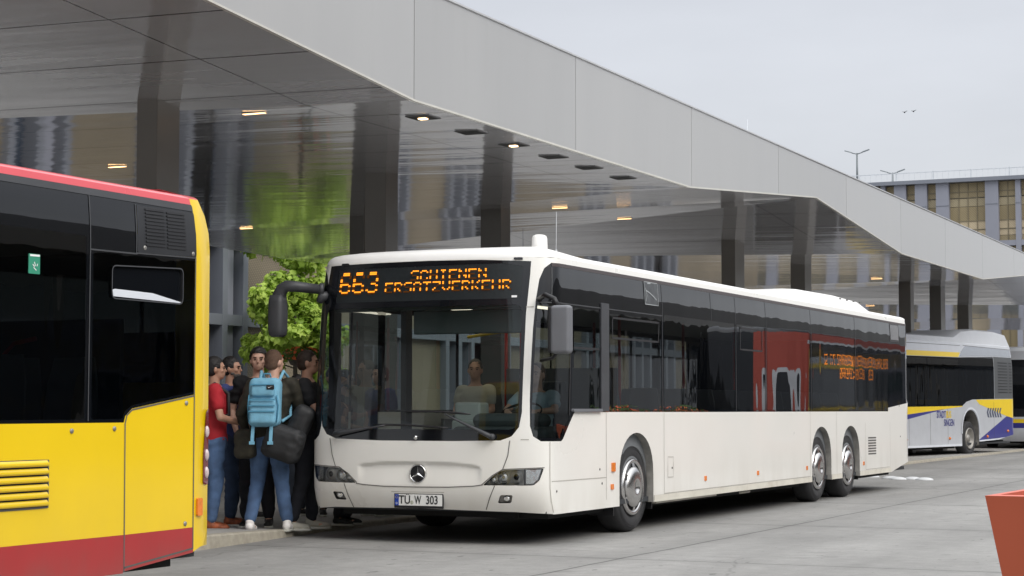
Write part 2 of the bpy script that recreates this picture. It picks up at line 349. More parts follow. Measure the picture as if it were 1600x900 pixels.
M['paving'] = mat('platform_paving', (.33, .32, .305), .85, var=.15, scale=7, bump=.3, bscale=60, dirt=.3, dirtcol=(.12, .11, .1))
M['kerb'] = mat('kerb_stone', (.36, .33, .27), .85, var=.15, scale=12, bump=.4, bscale=70, dirt=.4, dirtcol=(.16, .14, .1))
M['soffit'] = soffit_mat()
M['fascia'] = mat('fascia_aluminium', (.45, .445, .435), .34, metal=.45, var=.03, scale=.7, coat=.7, objvar=.04, dirt=.16, dirtcol=(.36, .35, .32), stretch=(1, 1.6, .22), bump=.01, bscale=2)
M['fasciaback'] = mat('fascia_joint', (.10, .10, .10), .6)
M['lip'] = mat('fascia_lip', (.55, .54, .50), .5)
M['column'] = mat('column_bronze', (.15, .14, .125), .34, metal=.35, var=.06, scale=2, bump=.03, bscale=20)
M['strip'] = emis('warm_light_strip', (1., .58, .25), 4)
M['spot'] = emis('warm_spot', (1., .70, .38), 6)
M['dark'] = mat('dark_recess', (.008, .008, .009), .6)
M['frame'] = mat('facade_frame', (.20, .215, .25), .5, metal=.3, var=.05, scale=.7)
M['frame2'] = mat('garage_panel', (.235, .245, .29), .6, var=.07, scale=.5)
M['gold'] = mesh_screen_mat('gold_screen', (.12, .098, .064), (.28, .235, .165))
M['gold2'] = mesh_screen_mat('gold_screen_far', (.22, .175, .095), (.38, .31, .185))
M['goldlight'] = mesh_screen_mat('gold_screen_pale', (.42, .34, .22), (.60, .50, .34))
M['bluewin'] = blackglass('facade_window', (.015, .03, .055), .01)
M['greenwin'] = blackglass('shop_window', (.03, .06, .055), .01)
M['leaf'] = leaf_mat('maple_leaves', (.24, .38, .045), (.52, .66, .12))
M['leaf2'] = leaf_mat('dark_leaves', (.04, .10, .012), (.12, .22, .03))
M['bark'] = mat('bark', (.09, .075, .06), .9, var=.3, scale=12, bump=.5)
M['flower'] = mat('red_orange_flowers', (.85, .16, .04), .6, var=.3, scale=20)
M['redplanter'] = mat('rust_red_planter', (.40, .080, .034), .45, var=.04, scale=3, dirt=.05)
M['planterrim'] = mat('planter_rim', (.62, .13, .08), .5)
M['deadleaf'] = mat('wine_red_leaves', (.10, .02, .022), .7, var=.5, scale=20)
M['soil'] = mat('soil', (.03, .022, .016), .95)
M['redwall'] = mat('red_panel_wall', (.34, .055, .035), .5, var=.05, scale=1)
M['greytrim'] = mat('pale_grey_trim', (.45, .46, .48), .5)
M['rubberwhite'] = mat('white_road_stud', (.58, .59, .60), .5, dirt=.3, dirtcol=(.3, .3, .3))
M['lampgrey'] = mat('lamp_post_grey', (.16, .18, .19), .5, metal=.3)
M['railing'] = mat('railing_galvanised', (.60, .63, .66), .5, metal=.4)
M['skin'] = mat('skin', (.66, .40, .30), .5, var=.10, scale=9)
M['skin2'] = mat('skin_tanned', (.52, .29, .20), .5, var=.10, scale=9)
M['tattoo'] = mat('tattooed_skin', (.34, .23, .20), .5, var=.5, scale=28)
M['hair_black'] = mat('black_hair', (.010, .008, .008), .5, var=.3, scale=40, bump=.6, bscale=120)
M['hair_brown'] = mat('brown_hair', (.035, .02, .013), .55, var=.3, scale=40, bump=.6, bscale=120)
M['hair_buzz'] = mat('buzz_cut_hair', (.13, .075, .05), .8, var=.2, scale=60, bump=.4, bscale=150)
M['hair_grey'] = mat('greying_hair', (.12, .11, .10), .7, var=.3, scale=40)
M['tee_black'] = mat('black_tshirt', (.010, .010, .012), .85, var=.2)
M['tee_red'] = mat('red_tshirt', (.42, .015, .025), .8, var=.1)
M['tee_blue'] = mat('blue_tshirt', (.05, .07, .22), .8, var=.15)
M['tee_white'] = mat('white_tshirt', (.62, .62, .56), .8, var=.05)
M['shirt_lblue'] = mat('pale_blue_shirt', (.45, .58, .68), .7, var=.05)
M['jacket'] = mat('dark_olive_jacket', (.030, .027, .018), .8, var=.6, scale=12)
M['jeans'] = mat('blue_jeans', (.075, .135, .26), .85, var=.35, scale=7, bump=.3, bscale=150)
M['jeans_dark'] = mat('dark_blue_jeans', (.035, .06, .12), .85, var=.3, scale=8)
M['jeans_grey'] = mat('grey_blue_jeans', (.07, .085, .115), .85, var=.3, scale=8)
M['trousers'] = mat('black_trousers', (.011, .012, .018), .85, var=.2)
M['shoe_white'] = mat('white_trainer', (.82, .79, .77), .6, var=.12, scale=18, dirt=.2)
M['shoe_beige'] = mat('beige_shoe', (.42, .40, .34), .7, var=.1)
M['shoe_black'] = mat('black_shoe', (.015, .015, .015), .6)
M['shoe_orange'] = mat('orange_black_trainer', (.24, .06, .02), .6, var=.8, scale=14)
M['sole'] = mat('shoe_sole', (.5, .5, .45), .7)
M['backpack'] = mat('sky_blue_backpack', (.19, .44, .60), .75, var=.12, scale=14, bump=.3, bscale=90)
M['backpack_dk'] = mat('backpack_seam', (.09, .29, .44), .8)
M['bag_black'] = mat('black_bag_fabric', (.018, .019, .021), .6, var=.4, scale=5, bump=.5, bscale=12)
M['birdmat'] = mat('bird_feathers', (.05, .05, .06), .8)
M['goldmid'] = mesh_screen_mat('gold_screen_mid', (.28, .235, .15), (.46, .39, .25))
M['goldframe'] = mat('bay_frame', (.20, .17, .11), .6)
# ------------------------------------------------------------------ panel builder
def subdiv(poly, step=.12):
    out = []
    for i, a in enumerate(poly):
        b = poly[(i + 1) % len(poly)]; n = max(1, int(hypot(b[0] - a[0], b[1] - a[1]) / step))
        for k in range(n): out.append((a[0] + (b[0] - a[0]) * k / n, a[1] + (b[1] - a[1]) * k / n))
    return out
def rounded(poly, r, n=4):
    out = []; m = len(poly)
    for i in range(m):
        p0 = Vector(poly[i - 1]); p = Vector(poly[i]); p1 = Vector(poly[(i + 1) % m])
        a = (p0 - p); b = (p1 - p); rr = min(r, a.length * .45, b.length * .45)
        A = p + a.normalized() * rr; B = p + b.normalized() * rr
        for k in range(n + 1):
            t = k / n; q = A * (1 - t) ** 2 + p * 2 * t * (1 - t) + B * t * t; out.append((q.x, q.y))
    return out
def rect(a, b, z0, z1, r=.03): return rounded([(a, z0), (b, z0), (b, z1), (a, z1)], r)
def mir(p): return [(-x, z) for x, z in p]
def pip(p, poly):
    x, y = p; c = False; j = len(poly) - 1
    for i in range(len(poly)):
        xi, yi = poly[i]; xj, yj = poly[j]
        if (yi > y) != (yj > y) and x < (xj - xi) * (y - yi) / (yj - yi) + xi: c = not c
        j = i
    return c
def panels(S, parent, regs, body_mat, z0, z1, parts=None):
    """regs: (name, material or None for an opening, offset, polygon, label). First match wins. One mesh object per entry."""
    P_ = []; E_ = []
    def addloop(pl, closed=True):
        b = len(P_); P_.extend(pl)
        for i in range(len(pl) - (0 if closed else 1)): E_.append((b + i, b + (i + 1) % len(pl)))
    T = S.T
    addloop(subdiv([(-T, z0), (T, z0), (T, z1), (-T, z1)], .12))
    R = []
    for r in regs:
        pl = subdiv(r[3]); R.append((r, r[3], min(p[0] for p in r[3]), max(p[0] for p in r[3]))); addloop(pl)
    ts = []; t = -T + .1
    while t < T - .05:
        ts.append(t); a = abs(t)
        t += .04 if (.75 < a < S.tside + .05 or a > S.c[-14] - .05 and a < S.c[-2] + .1) else (.1 if a < .8 else .2)
    k = 0
    for t in ts:
        k += 1; z = z0 + .10
        while z < z1 - .04: P_.append((t + random.uniform(-.0005, .0005), z)); z += .12
    P_.extend(EXTRA)
    V, E2, F, _, _, _ = delaunay_2d_cdt([Vector(p) for p in P_], E_, [], 0, 1e-5)
    buck = {}
    for f in F:
        cx = sum(V[i].x for i in f) / 3; cz = sum(V[i].y for i in f) / 3
        if cz < z0 + 1e-5 or cz > z1 or abs(cx) > T: continue
        key = -1
        for i, (r, pl, a, b) in enumerate(R):
            if a <= cx <= b and pip((cx, cz), pl): key = i; break
        buck.setdefault(key, []).append(f)
    res = {}
    for key, fs in buck.items():
        if key >= 0 and regs[key][1] is None: continue
        name, m, off = ('body', body_mat, 0.) if key < 0 else regs[key][:3]
        idx = {}; vs = []; no = []; ff = []
        for f in fs:
            q = []
            for i in f:
                if i not in idx:
                    idx[i] = len(vs); v = V[i]; vs.append(S.pt(v.x, v.y, off)); no.append(S.nrm(v.x, v.y))
                q.append(idx[i])
            a, b, c = [Vector(vs[i]) for i in q]
            if (b - a).cross(c - a).dot(Vector(no[q[0]])) < 0: q = q[::-1]
            ff.append(q)
        me = bpy.data.meshes.new(name); me.from_pydata(vs, [], ff); me.polygons.foreach_set('use_smooth', [True] * len(ff)); me.update()
        me.normals_split_custom_set_from_vertices(no)
        me.materials.append(m); o = bpy.data.objects.new(name, me); COL.objects.link(o); o.parent = parent
        if key >= 0 and len(regs[key]) > 4 and regs[key][4]: o['label'] = regs[key][4]
        res.setdefault(name, []).append(o)
    return res
def ribbon(mb, S, pts, w=.012, off=.003):
    """thin strip following the surface through (t,z) points"""
    pl = []
    for a, b in zip(pts, pts[1:]):
        n = max(1, int(hypot(b[0] - a[0], b[1] - a[1]) / .1))
        for k in range(n): pl.append((a[0] + (b[0] - a[0]) * k / n, a[1] + (b[1] - a[1]) * k / n))
    pl.append(pts[-1]); L_, R_ = [], []
    for i, p in enumerate(pl):
        a = pl[max(i - 1, 0)]; b = pl[min(i + 1, len(pl) - 1)]; dx, dz = b[0] - a[0], b[1] - a[1]; l = hypot(dx, dz) or 1
        nx, nz = -dz / l * w / 2, dx / l * w / 2
        L_.append(S.pt(p[0] + nx, p[1] + nz, off)); R_.append(S.pt(p[0] - nx, p[1] - nz, off))
    n = len(pl); mb.add(L_ + R_, [(i, i + 1, n + i + 1, n + i) for i in range(n - 1)])
def patch(mb, S, poly, off, depth=0.):
    """surface-following solid plate from a (t,z) polygon"""
    pl = subdiv(poly, .1); n = len(pl); top = [S.pt(t, z, off) for t, z in pl]
    V, E2, F, _, _, _ = delaunay_2d_cdt([Vector(p) for p in pl], [(i, (i + 1) % n) for i in range(n)], [], 1, 1e-6)
    vs = [S.pt(v.x, v.y, off) for v in V]; mb.add(vs, [tuple(f) for f in F])
    if depth:
        bot = [S.pt(t, z, off - depth) for t, z in pl]; mb.add(top + bot, [(i, (i + 1) % n, n + (i + 1) % n, n + i) for i in range(n)])
def wall_in(mb, S, poly, depth, off=0.):
    pl = subdiv(poly, .08); n = len(pl); a = [S.pt(t, z, off) for t, z in pl]; b = [S.pt(t, z, off - depth) for t, z in pl]
    mb.add(a + b, [(i, (i + 1) % n, n + (i + 1) % n, n + i) for i in range(n)])
def roof(S, parent, m, z, rise, front=.03, name='roof'):
    rings = []
    ts = []; t = -S.T
    while t < S.T - 1e-4:
        ts.append(t); a = abs(t); t += .06 if (a < S.tside + .1 or a > S.c[-14] - .1) else .25
    for ins, dz in ((0, 0), (.012, .018), (.035, .036), (.075, .050), (.15, .060), (.35, .075)):
        ring = []
        for t in ts:
            b = S.base(t, z); n = S.nrm(t, z); x, y = S.plan(t); g = max(0, 1 - y / 1.2)
            nx, ny = n[0], n[1]; l = hypot(nx, ny) or 1
            ring.append((b[0] - nx / l * ins, b[1] - ny / l * ins, z + dz * rise * (1 + front / .03 * .8 * g)))
        rings.append(ring)
    cz = z + .095 * rise; last = rings[-1]
    rings.append([(p[0] * .45, min(max(p[1], .8), S.L - .7), cz + .01) for p in last])
    rings.append([(0.0, min(max(p[1], 1.0), S.L - .9), cz + .02) for p in last])
    mb = MB(); mb.loft(rings, True, False, True)
    o = mb.build(name, m, parent, fix=True); return o

def wheel(parent, x, y, side=1, R=.48, cover=True, w=.29, tag_label=None):
    """x = outer face of tyre; side=+1 faces +x"""
    s = side; hub = MB(); t = empty('wheel'); t.parent = parent; t.location = (x, y, R)
    prof = [(-w * s, .30), (-w * s, R - .05), (-(w - .03) * s, R - .01), (-(w - .08) * s, R), (-.08 * s, R), (-.03 * s, R - .012), (-.006 * s, R - .05), (0, R - .10), (-.006 * s, .335), (-.03 * s, .30), (-.1 * s, .28)]
    ty = MB().lathe(prof, n=48); ty.build('tyre', M['tyre'], t)
    gr = MB()
    for r0 in (R - .075, R - .055): gr.lathe([(.001 * s, r0), (.0035 * s, r0 + .003), (.001 * s, r0 + .006)], n=48)
    gr.build('tyre_rib', M['tyre'], t)
    if cover:
        rim = MB().lathe([(-.02 * s, .305), (.012 * s, .300), (.02 * s, .285), (.012 * s, .262), (.006 * s, .255)], n=48); rim.build('rim', M['chrome'], t)
        MB().lathe([(-.012 * s, .262), (-.014 * s, .12), (-.014 * s, .0)], n=40).build('rim_well', M['dark'], t)
        sp = MB()
        for k in range(6):      # ring between slots
            a0 = 2 * pi * k / 6 + .12 + .3; a1 = a0 + .26
            pts = []
            for rr, xx in ((.258, .008), (.205, .02)):
                for j in range(4):
                    a = a0 + (a1 - a0) * j / 3; pts.append((xx * s, rr * cos(a), rr * sin(a)))
            sp.add(pts, [(j, j + 1, 5 + j, 4 + j) for j in range(3)])
        sp.build('cover_bridge', M['chrome'], t)
        MB().lathe([(.0 * s, .222), (.016 * s, .218), (.036 * s, .205), (.050 * s, .16), (.056 * s, .09), (.055 * s, .066), (.040 * s, .06), (.038 * s, .0)], n=48).build('wheel_cover', M['chrome'], t)
    else:
        MB().lathe([(-.02 * s, .300), (.012 * s, .290), (.012 * s, .275), (-.05 * s, .25), (-.09 * s, .2), (-.1 * s, .12), (-.03 * s, .10), (-.02 * s, .0)], n=40).build('rim', M['steelrim'], t)
    return t

def seat_mesh():
    a = MB(); a.box((0, 0, .45), (.43, .42, .08)); 
    b = MB(); b.loft([[(-.2 * k, .22 + .02 * i + (.02 if j else 0), .42 + i * .17) if q == 0 else (.2 * k, .22 + .02 * i + (.02 if j else 0), .42 + i * .17) for q, j in ((0, 0), (1, 0), (1, 1), (0, 1))] for i, k in enumerate((1, 1.05, 1.05, 1, .8))], smooth=False)
    return a, b
def seats(parent, rows, height=0., mat_b=None):
    proto = None
    for (x, y, z) in rows:
        if proto is None:
            a, b = seat_mesh(); e = empty('seat'); e.parent = parent
            a.build('seat_cushion', M['seat'], e, .03); b.build('seat_back', mat_b or M['seatback'], e, .03)
            MB().b2(-.03, .03, -.1, .1, 0, .42).build('seat_leg', M['int_dark'], e)
            proto = e; e.location = (x, y, z)
        else:
            c = copy_tree(proto, parent); c.location = (x, y, z)

def text_mesh(txt, size, mat_, parent, loc, rot, name='lettering', sx=1., bold=0., ext=.001, align='CENTER'):
    cu = bpy.data.curves.new(name, 'FONT'); cu.body = txt; cu.size = size; cu.extrude = ext; cu.align_x = align; cu.align_y = 'CENTER'; cu.offset = bold
    tmp = bpy.data.objects.new('tmp', cu); COL.objects.link(tmp); bpy.context.view_layer.update()
    me = bpy.data.meshes.new_from_object(tmp.evaluated_get(bpy.context.evaluated_depsgraph_get())); bpy.data.objects.remove(tmp)
    me.materials.clear(); me.materials.append(mat_)
    o = bpy.data.objects.new(name, me); COL.objects.link(o); o.parent = parent; o.location = loc; o.rotation_euler = rot; o.scale = (sx, 1, 1)
    return o
def shell_inside(S, parent, L0, L1, z0, z1, under_z=.24, wallz=1.26):
    """floor, ceiling, underbody, inner lining"""
    w = S.W / 2 - .06
    f = MB(); f.b2(-w, w, L0 + .25, L1 - .2, z0 - .05, z0); f.build('floor', M['int_dark'], parent)
    MB().b2(-w + .04, w - .04, L0 + .5, L1 - .2, z1, z1 + .05).build('inner_ceiling', M['int_light'], parent)
FONT = {'S': '01111 10000 10000 01110 00001 00001 11110', 'C': '01110 10001 10000 10000 10000 10001 01110', 'H': '10001 10001 10001 11111 10001 10001 10001',
 'I': '01110 00100 00100 00100 00100 00100 01110', 'E': '11111 10000 10000 11110 10000 10000 11111', 'N': '10001 11001 10101 10101 10011 10001 10001',
 'R': '11110 10001 10001 11110 10100 10010 10001', 'A': '01110 10001 10001 11111 10001 10001 10001', 'T': '11111 00100 00100 00100 00100 00100 00100',
 'Z': '11111 00001 00010 00100 01000 10000 11111', 'V': '10001 10001 10001 10001 10001 01010 00100', 'K': '10001 10010 10100 11000 10100 10010 10001',
 '6': '01110 10001 10000 11110 10001 10001 01110', '3': '01110 10001 00001 00110 00001 10001 01110'}
def led_text(S, bright, dim, txt, t0, z0, dt, dz, cell=6, bands=(0, 1, 4, 5), dup=1, off=.006, s=.88):
    for ci, ch in enumerate(txt):
        if ch == ' ': continue
        rows = FONT[ch].split()
        for r in range(7 * dup):
            row = rows[r // dup]
            for c in range(5 * dup):
                if row[c // dup] != '1': continue
                t = t0 + (ci * cell * dup + c) * dt; z = z0 - r * dz
                mb = bright if r in bands else dim
                q = [(t - dt * s / 2, z - dz * s / 2), (t + dt * s / 2, z - dz * s / 2), (t + dt * s / 2, z + dz * s / 2), (t - dt * s / 2, z + dz * s / 2)]
                mb.add([S.pt(a, b, off) for a, b in q], [(0, 1, 2, 3)])
# ------------------------------------------------------------------ white bus
def arch_poly(tc, hw=.50, zt=1.06, z0=.1, zs=.60):
    p = [(tc - hw, z0), (tc - hw, zs)]
    for i in range(1, 16):
        a = pi - pi * i / 16; p.append((tc + hw * cos(a) * (1 if abs(cos(a)) < 1 else 1), zs + (zt - zs) * sin(a) ** .85))
    return p + [(tc + hw, zs), (tc + hw, z0)]
def arch_liner(S, parent, tc, hw, zt, z0, m, side=1, zs=.60, depth=.34, lip=None):
    pl = arch_poly(tc, hw, zt, z0, zs); 
    if side < 0: pl = mir(pl)
    a = []; b = []
    for t, z in pl:
        p = S.pt(t, max(z, z0)); a.append(p); b.append((p[0] - side * depth, p[1], p[2]))
    n = len(pl); mb = MB(); mb.add(a + b, [(i, i + 1, n + i + 1, n + i) for i in range(n - 1)], True); mb.build('wheel_arch', m, parent)
    c = MB(); c.add([(p[0] - side * .33, p[1], p[2]) for p in a], [tuple(range(n))]); c.build('wheel_arch_back', M['under'], parent)

def make_white_bus():
    S = Surf(L=15.1, W=2.65); T = S.T
    def dent(t, z):
        a = abs(t)
        if a > .70 or z < .56 or z > .82: return 0.
        top = .800 - .035 * (a / .66) ** 3
        u = min(1, max(0, (top - z) / .028)); u = u * u * (3 - 2 * u)
        v = min(1, max(0, (z - .565) / .17)); e = min(1, max(0, (.69 - a) / .07)); e = e * e * (3 - 2 * e)
        return .024 * u * v * e
    S.dent = dent; ob = S.base
    def base(t, z):
        x, y, zz = ob(t, z); return x, y + dent(t, z), zz
    S.base = base
    B = empty('white_bus', (-8.67, 16.42, 0))
    tag(B, 'cream white three axle city bus with amber destination display, stopped beside the waiting people', 'bus')
    # outlines ------------------------------------------------------------
    scr = [(-1.205, 2.772), (-.6, 2.780), (0, 2.783), (.6, 2.775), (1.125, 2.75), (1.10, 2.5), (1.083, 2.25), (1.083, 1.8), (1.085, 1.28), (1.062, 1.14), (.99, 1.05), (.88, 1.010), (.4, 1.002), (-.4, 1.002), (-.95, 1.018), (-1.08, 1.06), (-1.15, 1.14), (-1.192, 1.3), (-1.20, 1.8), (-1.212, 2.3)]
    band = [(1.327, 2.735), (1.25, 2.68), (1.20, 2.57), (1.172, 2.38), (1.158, 2.1), (1.155, 1.8), (1.157, 1.40), (1.167, 1.15), (1.20, 1.05), (1.275, 1.004), (1.62, 1.0), (1.66, 1.02), (1.915, 1.262), (1.95, 1.283), (6, 1.276), (14.747, 1.270), (14.768, 1.329), (T - .78, 1.445), (T - .84, 2.722), (6.45, 2.735)]
    band = [(t, z + .0) for t, z in band]
    rb = [(.0 - t, z) for t, z in band]
    regs = []
    for tc in (3.64, 10.85, 12.44):
        regs.append(('opening', None, 0, arch_poly(tc), None)); regs.append(('opening', None, 0, mir(arch_poly(tc)), None))
    regs.append(('opening', None, 0, [(-1.42, .2), (1.42, .2), (1.36, .304), (1.0, .324), (0, .340), (-1.0, .332), (-1.36, .306)], None))
    for s in (1, -1):
        v = [(14.95, .2), (14.95, .301), (16.2, .45), (T + .01, .47), (T + .01, .2)]
        regs.append(('opening', None, 0, [(s * a, b) for a, b in v], None))
    hl = rounded([(.700, .580), (.80, .668), (.90, .727), (1.306, .745), (1.262, .629), (1.205, .584)], .02)
    fog = rounded([(.835, .408), (.972, .411), (.998, .489), (.873, .488)], .02)
    for pl in (hl, fog): regs.append(('opening', None, 0, pl, None)); regs.append(('opening', None, 0, mir(pl), None))
    # windscreen
    clear = rounded([(-1.16, 1.115), (1.045, 1.115), (1.045, 2.325), (-1.175, 2.325)], .09)
    disp = rounded([(-1.06, 2.385), (1.02, 2.385), (1.045, 2.70), (.85, 2.735), (-1.065, 2.722)], .02)
    regs.append(('windscreen', M['screen'], -.004, clear, None))
    regs.append(('destination_display', M['display'], -.003, disp, None))
    regs.append(('windscreen_border', M['bglass_screen'], -.001, scr, None))
    # side windows, left (+) and right (-)
    trim = M['trim']
    regs.append(('cant_rail_trim', trim, .002, [(1.335, 2.699), (T - .86, 2.690), (T - .86, 2.722), (6.45, 2.735), (1.33, 2.733)], None))
    q = rounded([(1.178, 1.12), (1.22, 1.035), (1.60, 1.03), (1.80, 1.22), (1.80, 2.33), (1.19, 2.33)], .02)
    regs.append(('quarter_window', M['side_clear'], -.003, q, None))
    panes = [(1.86, 2.60, 1.305, 2.32), (2.88, 4.40, 1.30, 2.30), (4.50, 6.98, 1.30, 2.36), (7.08, 8.22, 1.30, 2.36), (8.32, 10.30, 1.30, 2.36)]
    for a, b, c, d in panes: regs.append(('side_window', M['side_clear'] if a < 2 else M['side'], -.003, rect(a, b, c, d), None))
    regs.append(('side_window', M['side'], -.003, rect(10.42, 12.7, 1.30, 2.36), None))
    for a, b in ((1.50, 2.08), (2.13, 2.72), (6.7, 7.35), (7.40, 8.05)): regs.append(('door_window', M['door'], -.003, mir(rect(a, b, .48, 2.36, .05)), None))
    for a, b in ((2.88, 4.6), (4.68, 6.6), (8.15, 10.2), (10.3, 12.6)): regs.append(('side_window', M['door'], -.003, mir(rect(a, b, 1.30, 2.36)), None))
    regs.append(('rear_louvre_panel', M['blackgrille'], .001, [(14.93, 2.39), (15.55, 2.40), (15.55, 2.705), (14.95, 2.705)], None))
    regs.append(('window_band', M['bglass'], -.001, band, None)); regs.append(('window_band', M['bglass'], -.001, rb, None))
    regs.append(('rear_window', M['bglass'], -.002, [(T - 1.0, 1.6), (T + .01, 1.6), (T + .01, 2.6), (T - 1.0, 2.6)], None))
    regs.append(('rear_window', M['bglass'], -.002, [(-T - .01, 1.6), (-T + 1.0, 1.6), (-T + 1.0, 2.6), (-T - .01, 2.6)], None))
    for a, b in ((4.155, 10.34), (11.36, 11.93), (12.95, 14.9)):
        regs.append(('sill', M['sill'], .004, [(a, .29), (b, .29), (b, .372), (a, .372)], None))
    # extra mesh density for the dent
    global EXTRA
    EXTRA = [(t * .035, .55 + .0185 * k) for t in range(-21, 22) for k in range(16)]
    panels(S, B, regs, M['white'], .30, 2.79); EXTRA = []
    roof(S, B, M['white_roof'], 2.79, 1.0)
    # seams --------------------------------------------------------------
    g = MB(); h = MB()
    for pts in ([(-1.03, 1.02), (-1.0, .86), (-.955, .742)], [(.975, 1.01), (.955, .866), (.905, .737)], [(.822, .577), (.703, .345)], [(-.844, .574), (-.771, .337)],
                [(-.70, .578), (-.62, .566), (-.379, .553), (0, .552), (.33, .556), (.60, .570), (.70, .584)], [(-.69, .585), (-.80, .675), (-.905, .735), (-1.30, .752)], [(.69, .585), (.80, .675), (.905, .735), (1.31, .752)]):
        g = MB(); ribbon(g, S, pts, .008, .005); g.build('front_panel_gap', M['gap'], B)
    for pts in ([(1.375, .32), (1.375, 1.0)], [(1.08, 2.30), (1.158, 2.30)], [(1.40, .618), (2.775, .612)], [(2.775, .385), (2.775, 1.27)], [(4.475, .372), (4.475, 1.27)], [(4.475, .38), (10.27, .38)], [(10.275, .38), (10.275, 1.27)],
                [(11.64, .38), (11.64, 1.27)], [(13.30, .385), (13.30, 1.1)], [(13.3, .385), (14.8, .385)], [(14.85, .33), (14.85, 1.1)], [(4.59, .555), (4.59, .78), (4.77, .775), (4.765, .552), (4.59, .555)], [(1.08, 1.02), (1.16, 1.02)]):
        h = MB(); ribbon(h, S, pts, .008, .003); h.build('side_panel_gap', M['gap_soft'], B)
    d = MB()
    for pts in ([(1.17, 2.345), (4.44, 2.345)], [(1.33, 2.36), (1.33, 2.69)], [(4.44, 1.29), (4.44, 2.69)], [(6.1, 2.36), (6.1, 2.69)], [(7.03, 1.29), (7.03, 2.69)], [(8.27, 1.29), (8.27, 2.69)], [(10.36, 1.29), (10.36, 2.69)], [(12.75, 1.29), (12.75, 2.69)]):
        d = MB(); ribbon(d, S, pts, .012, .002); d.build('window_seam', M['seamgrey'], B)
    d = MB()
    for pts in ([(2.96, 2.26), (4.33, 2.262), (4.31, 2.05), (2.95, 2.05), (2.96, 2.26)], [(7.2, 2.32), (8.1, 2.32), (8.1, 2.05), (7.2, 2.05), (7.2, 2.32)], [(1.88, 1.92), (2.58, 1.92)], [(1.805, 1.25), (1.805, 2.33)]): 
        d = MB(); ribbon(d, S, pts, .022, .003); d.build('hopper_frame', M['black'], B)
    d = MB()
    patch(d, S, rect(2.63, 2.84, 1.29, 2.40, .02), .012, .012); d.build('window_post', M['charcoal'], B)
    d = MB(); patch(d, S, rect(1.86, 2.62, 1.285, 1.315, .01), .03, .03); d.build('window_sill_rail', M['mirror_grey'], B)
    d = MB(); patch(d, S, rect(3.90, 4.31, 2.45, 2.695, .01), .004, .003); d.build('worn_sticker', M['sticker'], B)
    sk = MB()
    for pts in ([(3.95, 2.60), (4.05, 2.58), (4.15, 2.55), (4.26, 2.51)], [(3.93, 2.63), (3.97, 2.55), (3.93, 2.48)], [(4.0, 2.68), (4.1, 2.685)]): ribbon(sk, S, pts, .012, .0065)
    ribbon(sk, S, [(3.90, 2.45), (4.31, 2.45), (4.31, 2.695), (3.90, 2.695), (3.90, 2.45)], .008, .0065)
    sk.build('sticker_residue', M['residue'], B)
    # lamps ---------------------------------------------------------------
    for s in (1, -1):
        pl = hl if s > 0 else mir(hl); fg = fog if s > 0 else mir(fog)
        H = empty('headlight'); H.parent = B
        w = MB(); wall_in(w, S, pl, .06); w.build('lamp_rim', M['black'], H)
        b = MB(); patch(b, S, pl, -.055); b.build('lamp_housing', M['lampback'], H)
        def at(t, z, o): return S.pt(s * t, z, o)
        for (t, z, r, mt) in ((.80, .630, .042, 'reflector'), (.90, .652, .062, 'reflector'), (1.035, .662, .062, 'lampback')):
            o = MB(); c = at(t, z, -.05); o.ball(c, (r, .035, r)); o.build('lamp_bulb', M[mt], H)
            o = MB(); o.lathe([(0, r * 1.02), (-.012, r * 1.10), (0, r * 1.18)], (c[0], c[1] - .02, c[2]), 'Y', 28); o.build('lamp_ring', M['steel'], H)
        o = MB(); c = at(1.035, .662, -.03); o.ball(c, (.034, .02, .034)); o.build('projector_lens', M['bglass_screen'], H)
        ind = MB(); ip = [(s * a, b_) for a, b_ in ((1.13, .598), (1.20, .598), (1.245, .635), (1.285, .733), (1.13, .730))]; patch(ind, S, ip, -.02); ind.build('indicator_reflector', M['reflector'], H)
        dv = MB(); ribbon(dv, S, [(s * 1.12, .585), (s * 1.12, .737)], .016, -.004); dv.build('lamp_divider', M['charcoal'], H)
        le = MB(); patch(le, S, pl, .001); le.build('lamp_cover', M['lens'], H)
        F = empty('fog_light'); F.parent = B
        w = MB(); wall_in(w, S, fg, .03); w.build('lamp_rim', M['black'], F); b = MB(); patch(b, S, fg, -.03); b.build('lamp_housing', M['steelrim'], F)
        o = MB(); o.ball(S.pt(s * .925, .45, -.02), (.036, .015, .028)); o.build('lamp_bulb', M['reflector'], F)
    for t, z, w_, h_ in ((2.96, .712, .075, .075), (2.93, .510, .06, .045), (5.855, .50, .055, .045), (7.876, .50, .055, .045), (10.09, .50, .05, .045), (13.17, .482, .05, .045)):
        o = MB(); patch(o, S, rect(t - w_, t + w_, z - h_ / 1., z + h_ / 1., .008) if False else rect(t - w_ * .6, t + w_ * .6, z - h_ * .62, z + h_ * .62, .008), .014 if t > 2.95 and t < 3 else .01, .014); o.build('side_marker', M['amber'], B)
    for t in (-.99, 1.0):
        o = MB(); patch(o, S, rounded([(t - .045, 2.786 - .0), (t + .045, 2.786), (t + .045, 2.80 + .012), (t - .045, 2.812)], .01) if False else rect(t - .045, t + .045, 2.765, 2.788, .01), .012, .012); o.build('marker_lamp', M['bglass_screen'], B)
    # louvres
    o = MB()
    for k in range(7): ribbon(o, S, [(13.455, .62 + k * .041), (13.94, .617 + k * .041)], .022, .003)
    o.build('engine_louvre', M['gap'], B)
    o = MB()
    for k in range(9):
        t0 = 15.0 + k * .058; ribbon(o, S, [(t0, 2.43), (t0, 2.67)], .024, .006)
    o.build('louvre_slat', M['greytrim'], B)
    for t, z in ((1.50, .52), (2.66, .555), (2.60, .70), (4.73, .655), (15.5, 1.36), (15.55, .86)):
        o = MB(); c = S.pt(t, z, .0); o.lathe([(.0, .012), (.004, .012), (.004, .001)], c, 'X', 12); o.build('lock', M['gap'], B)
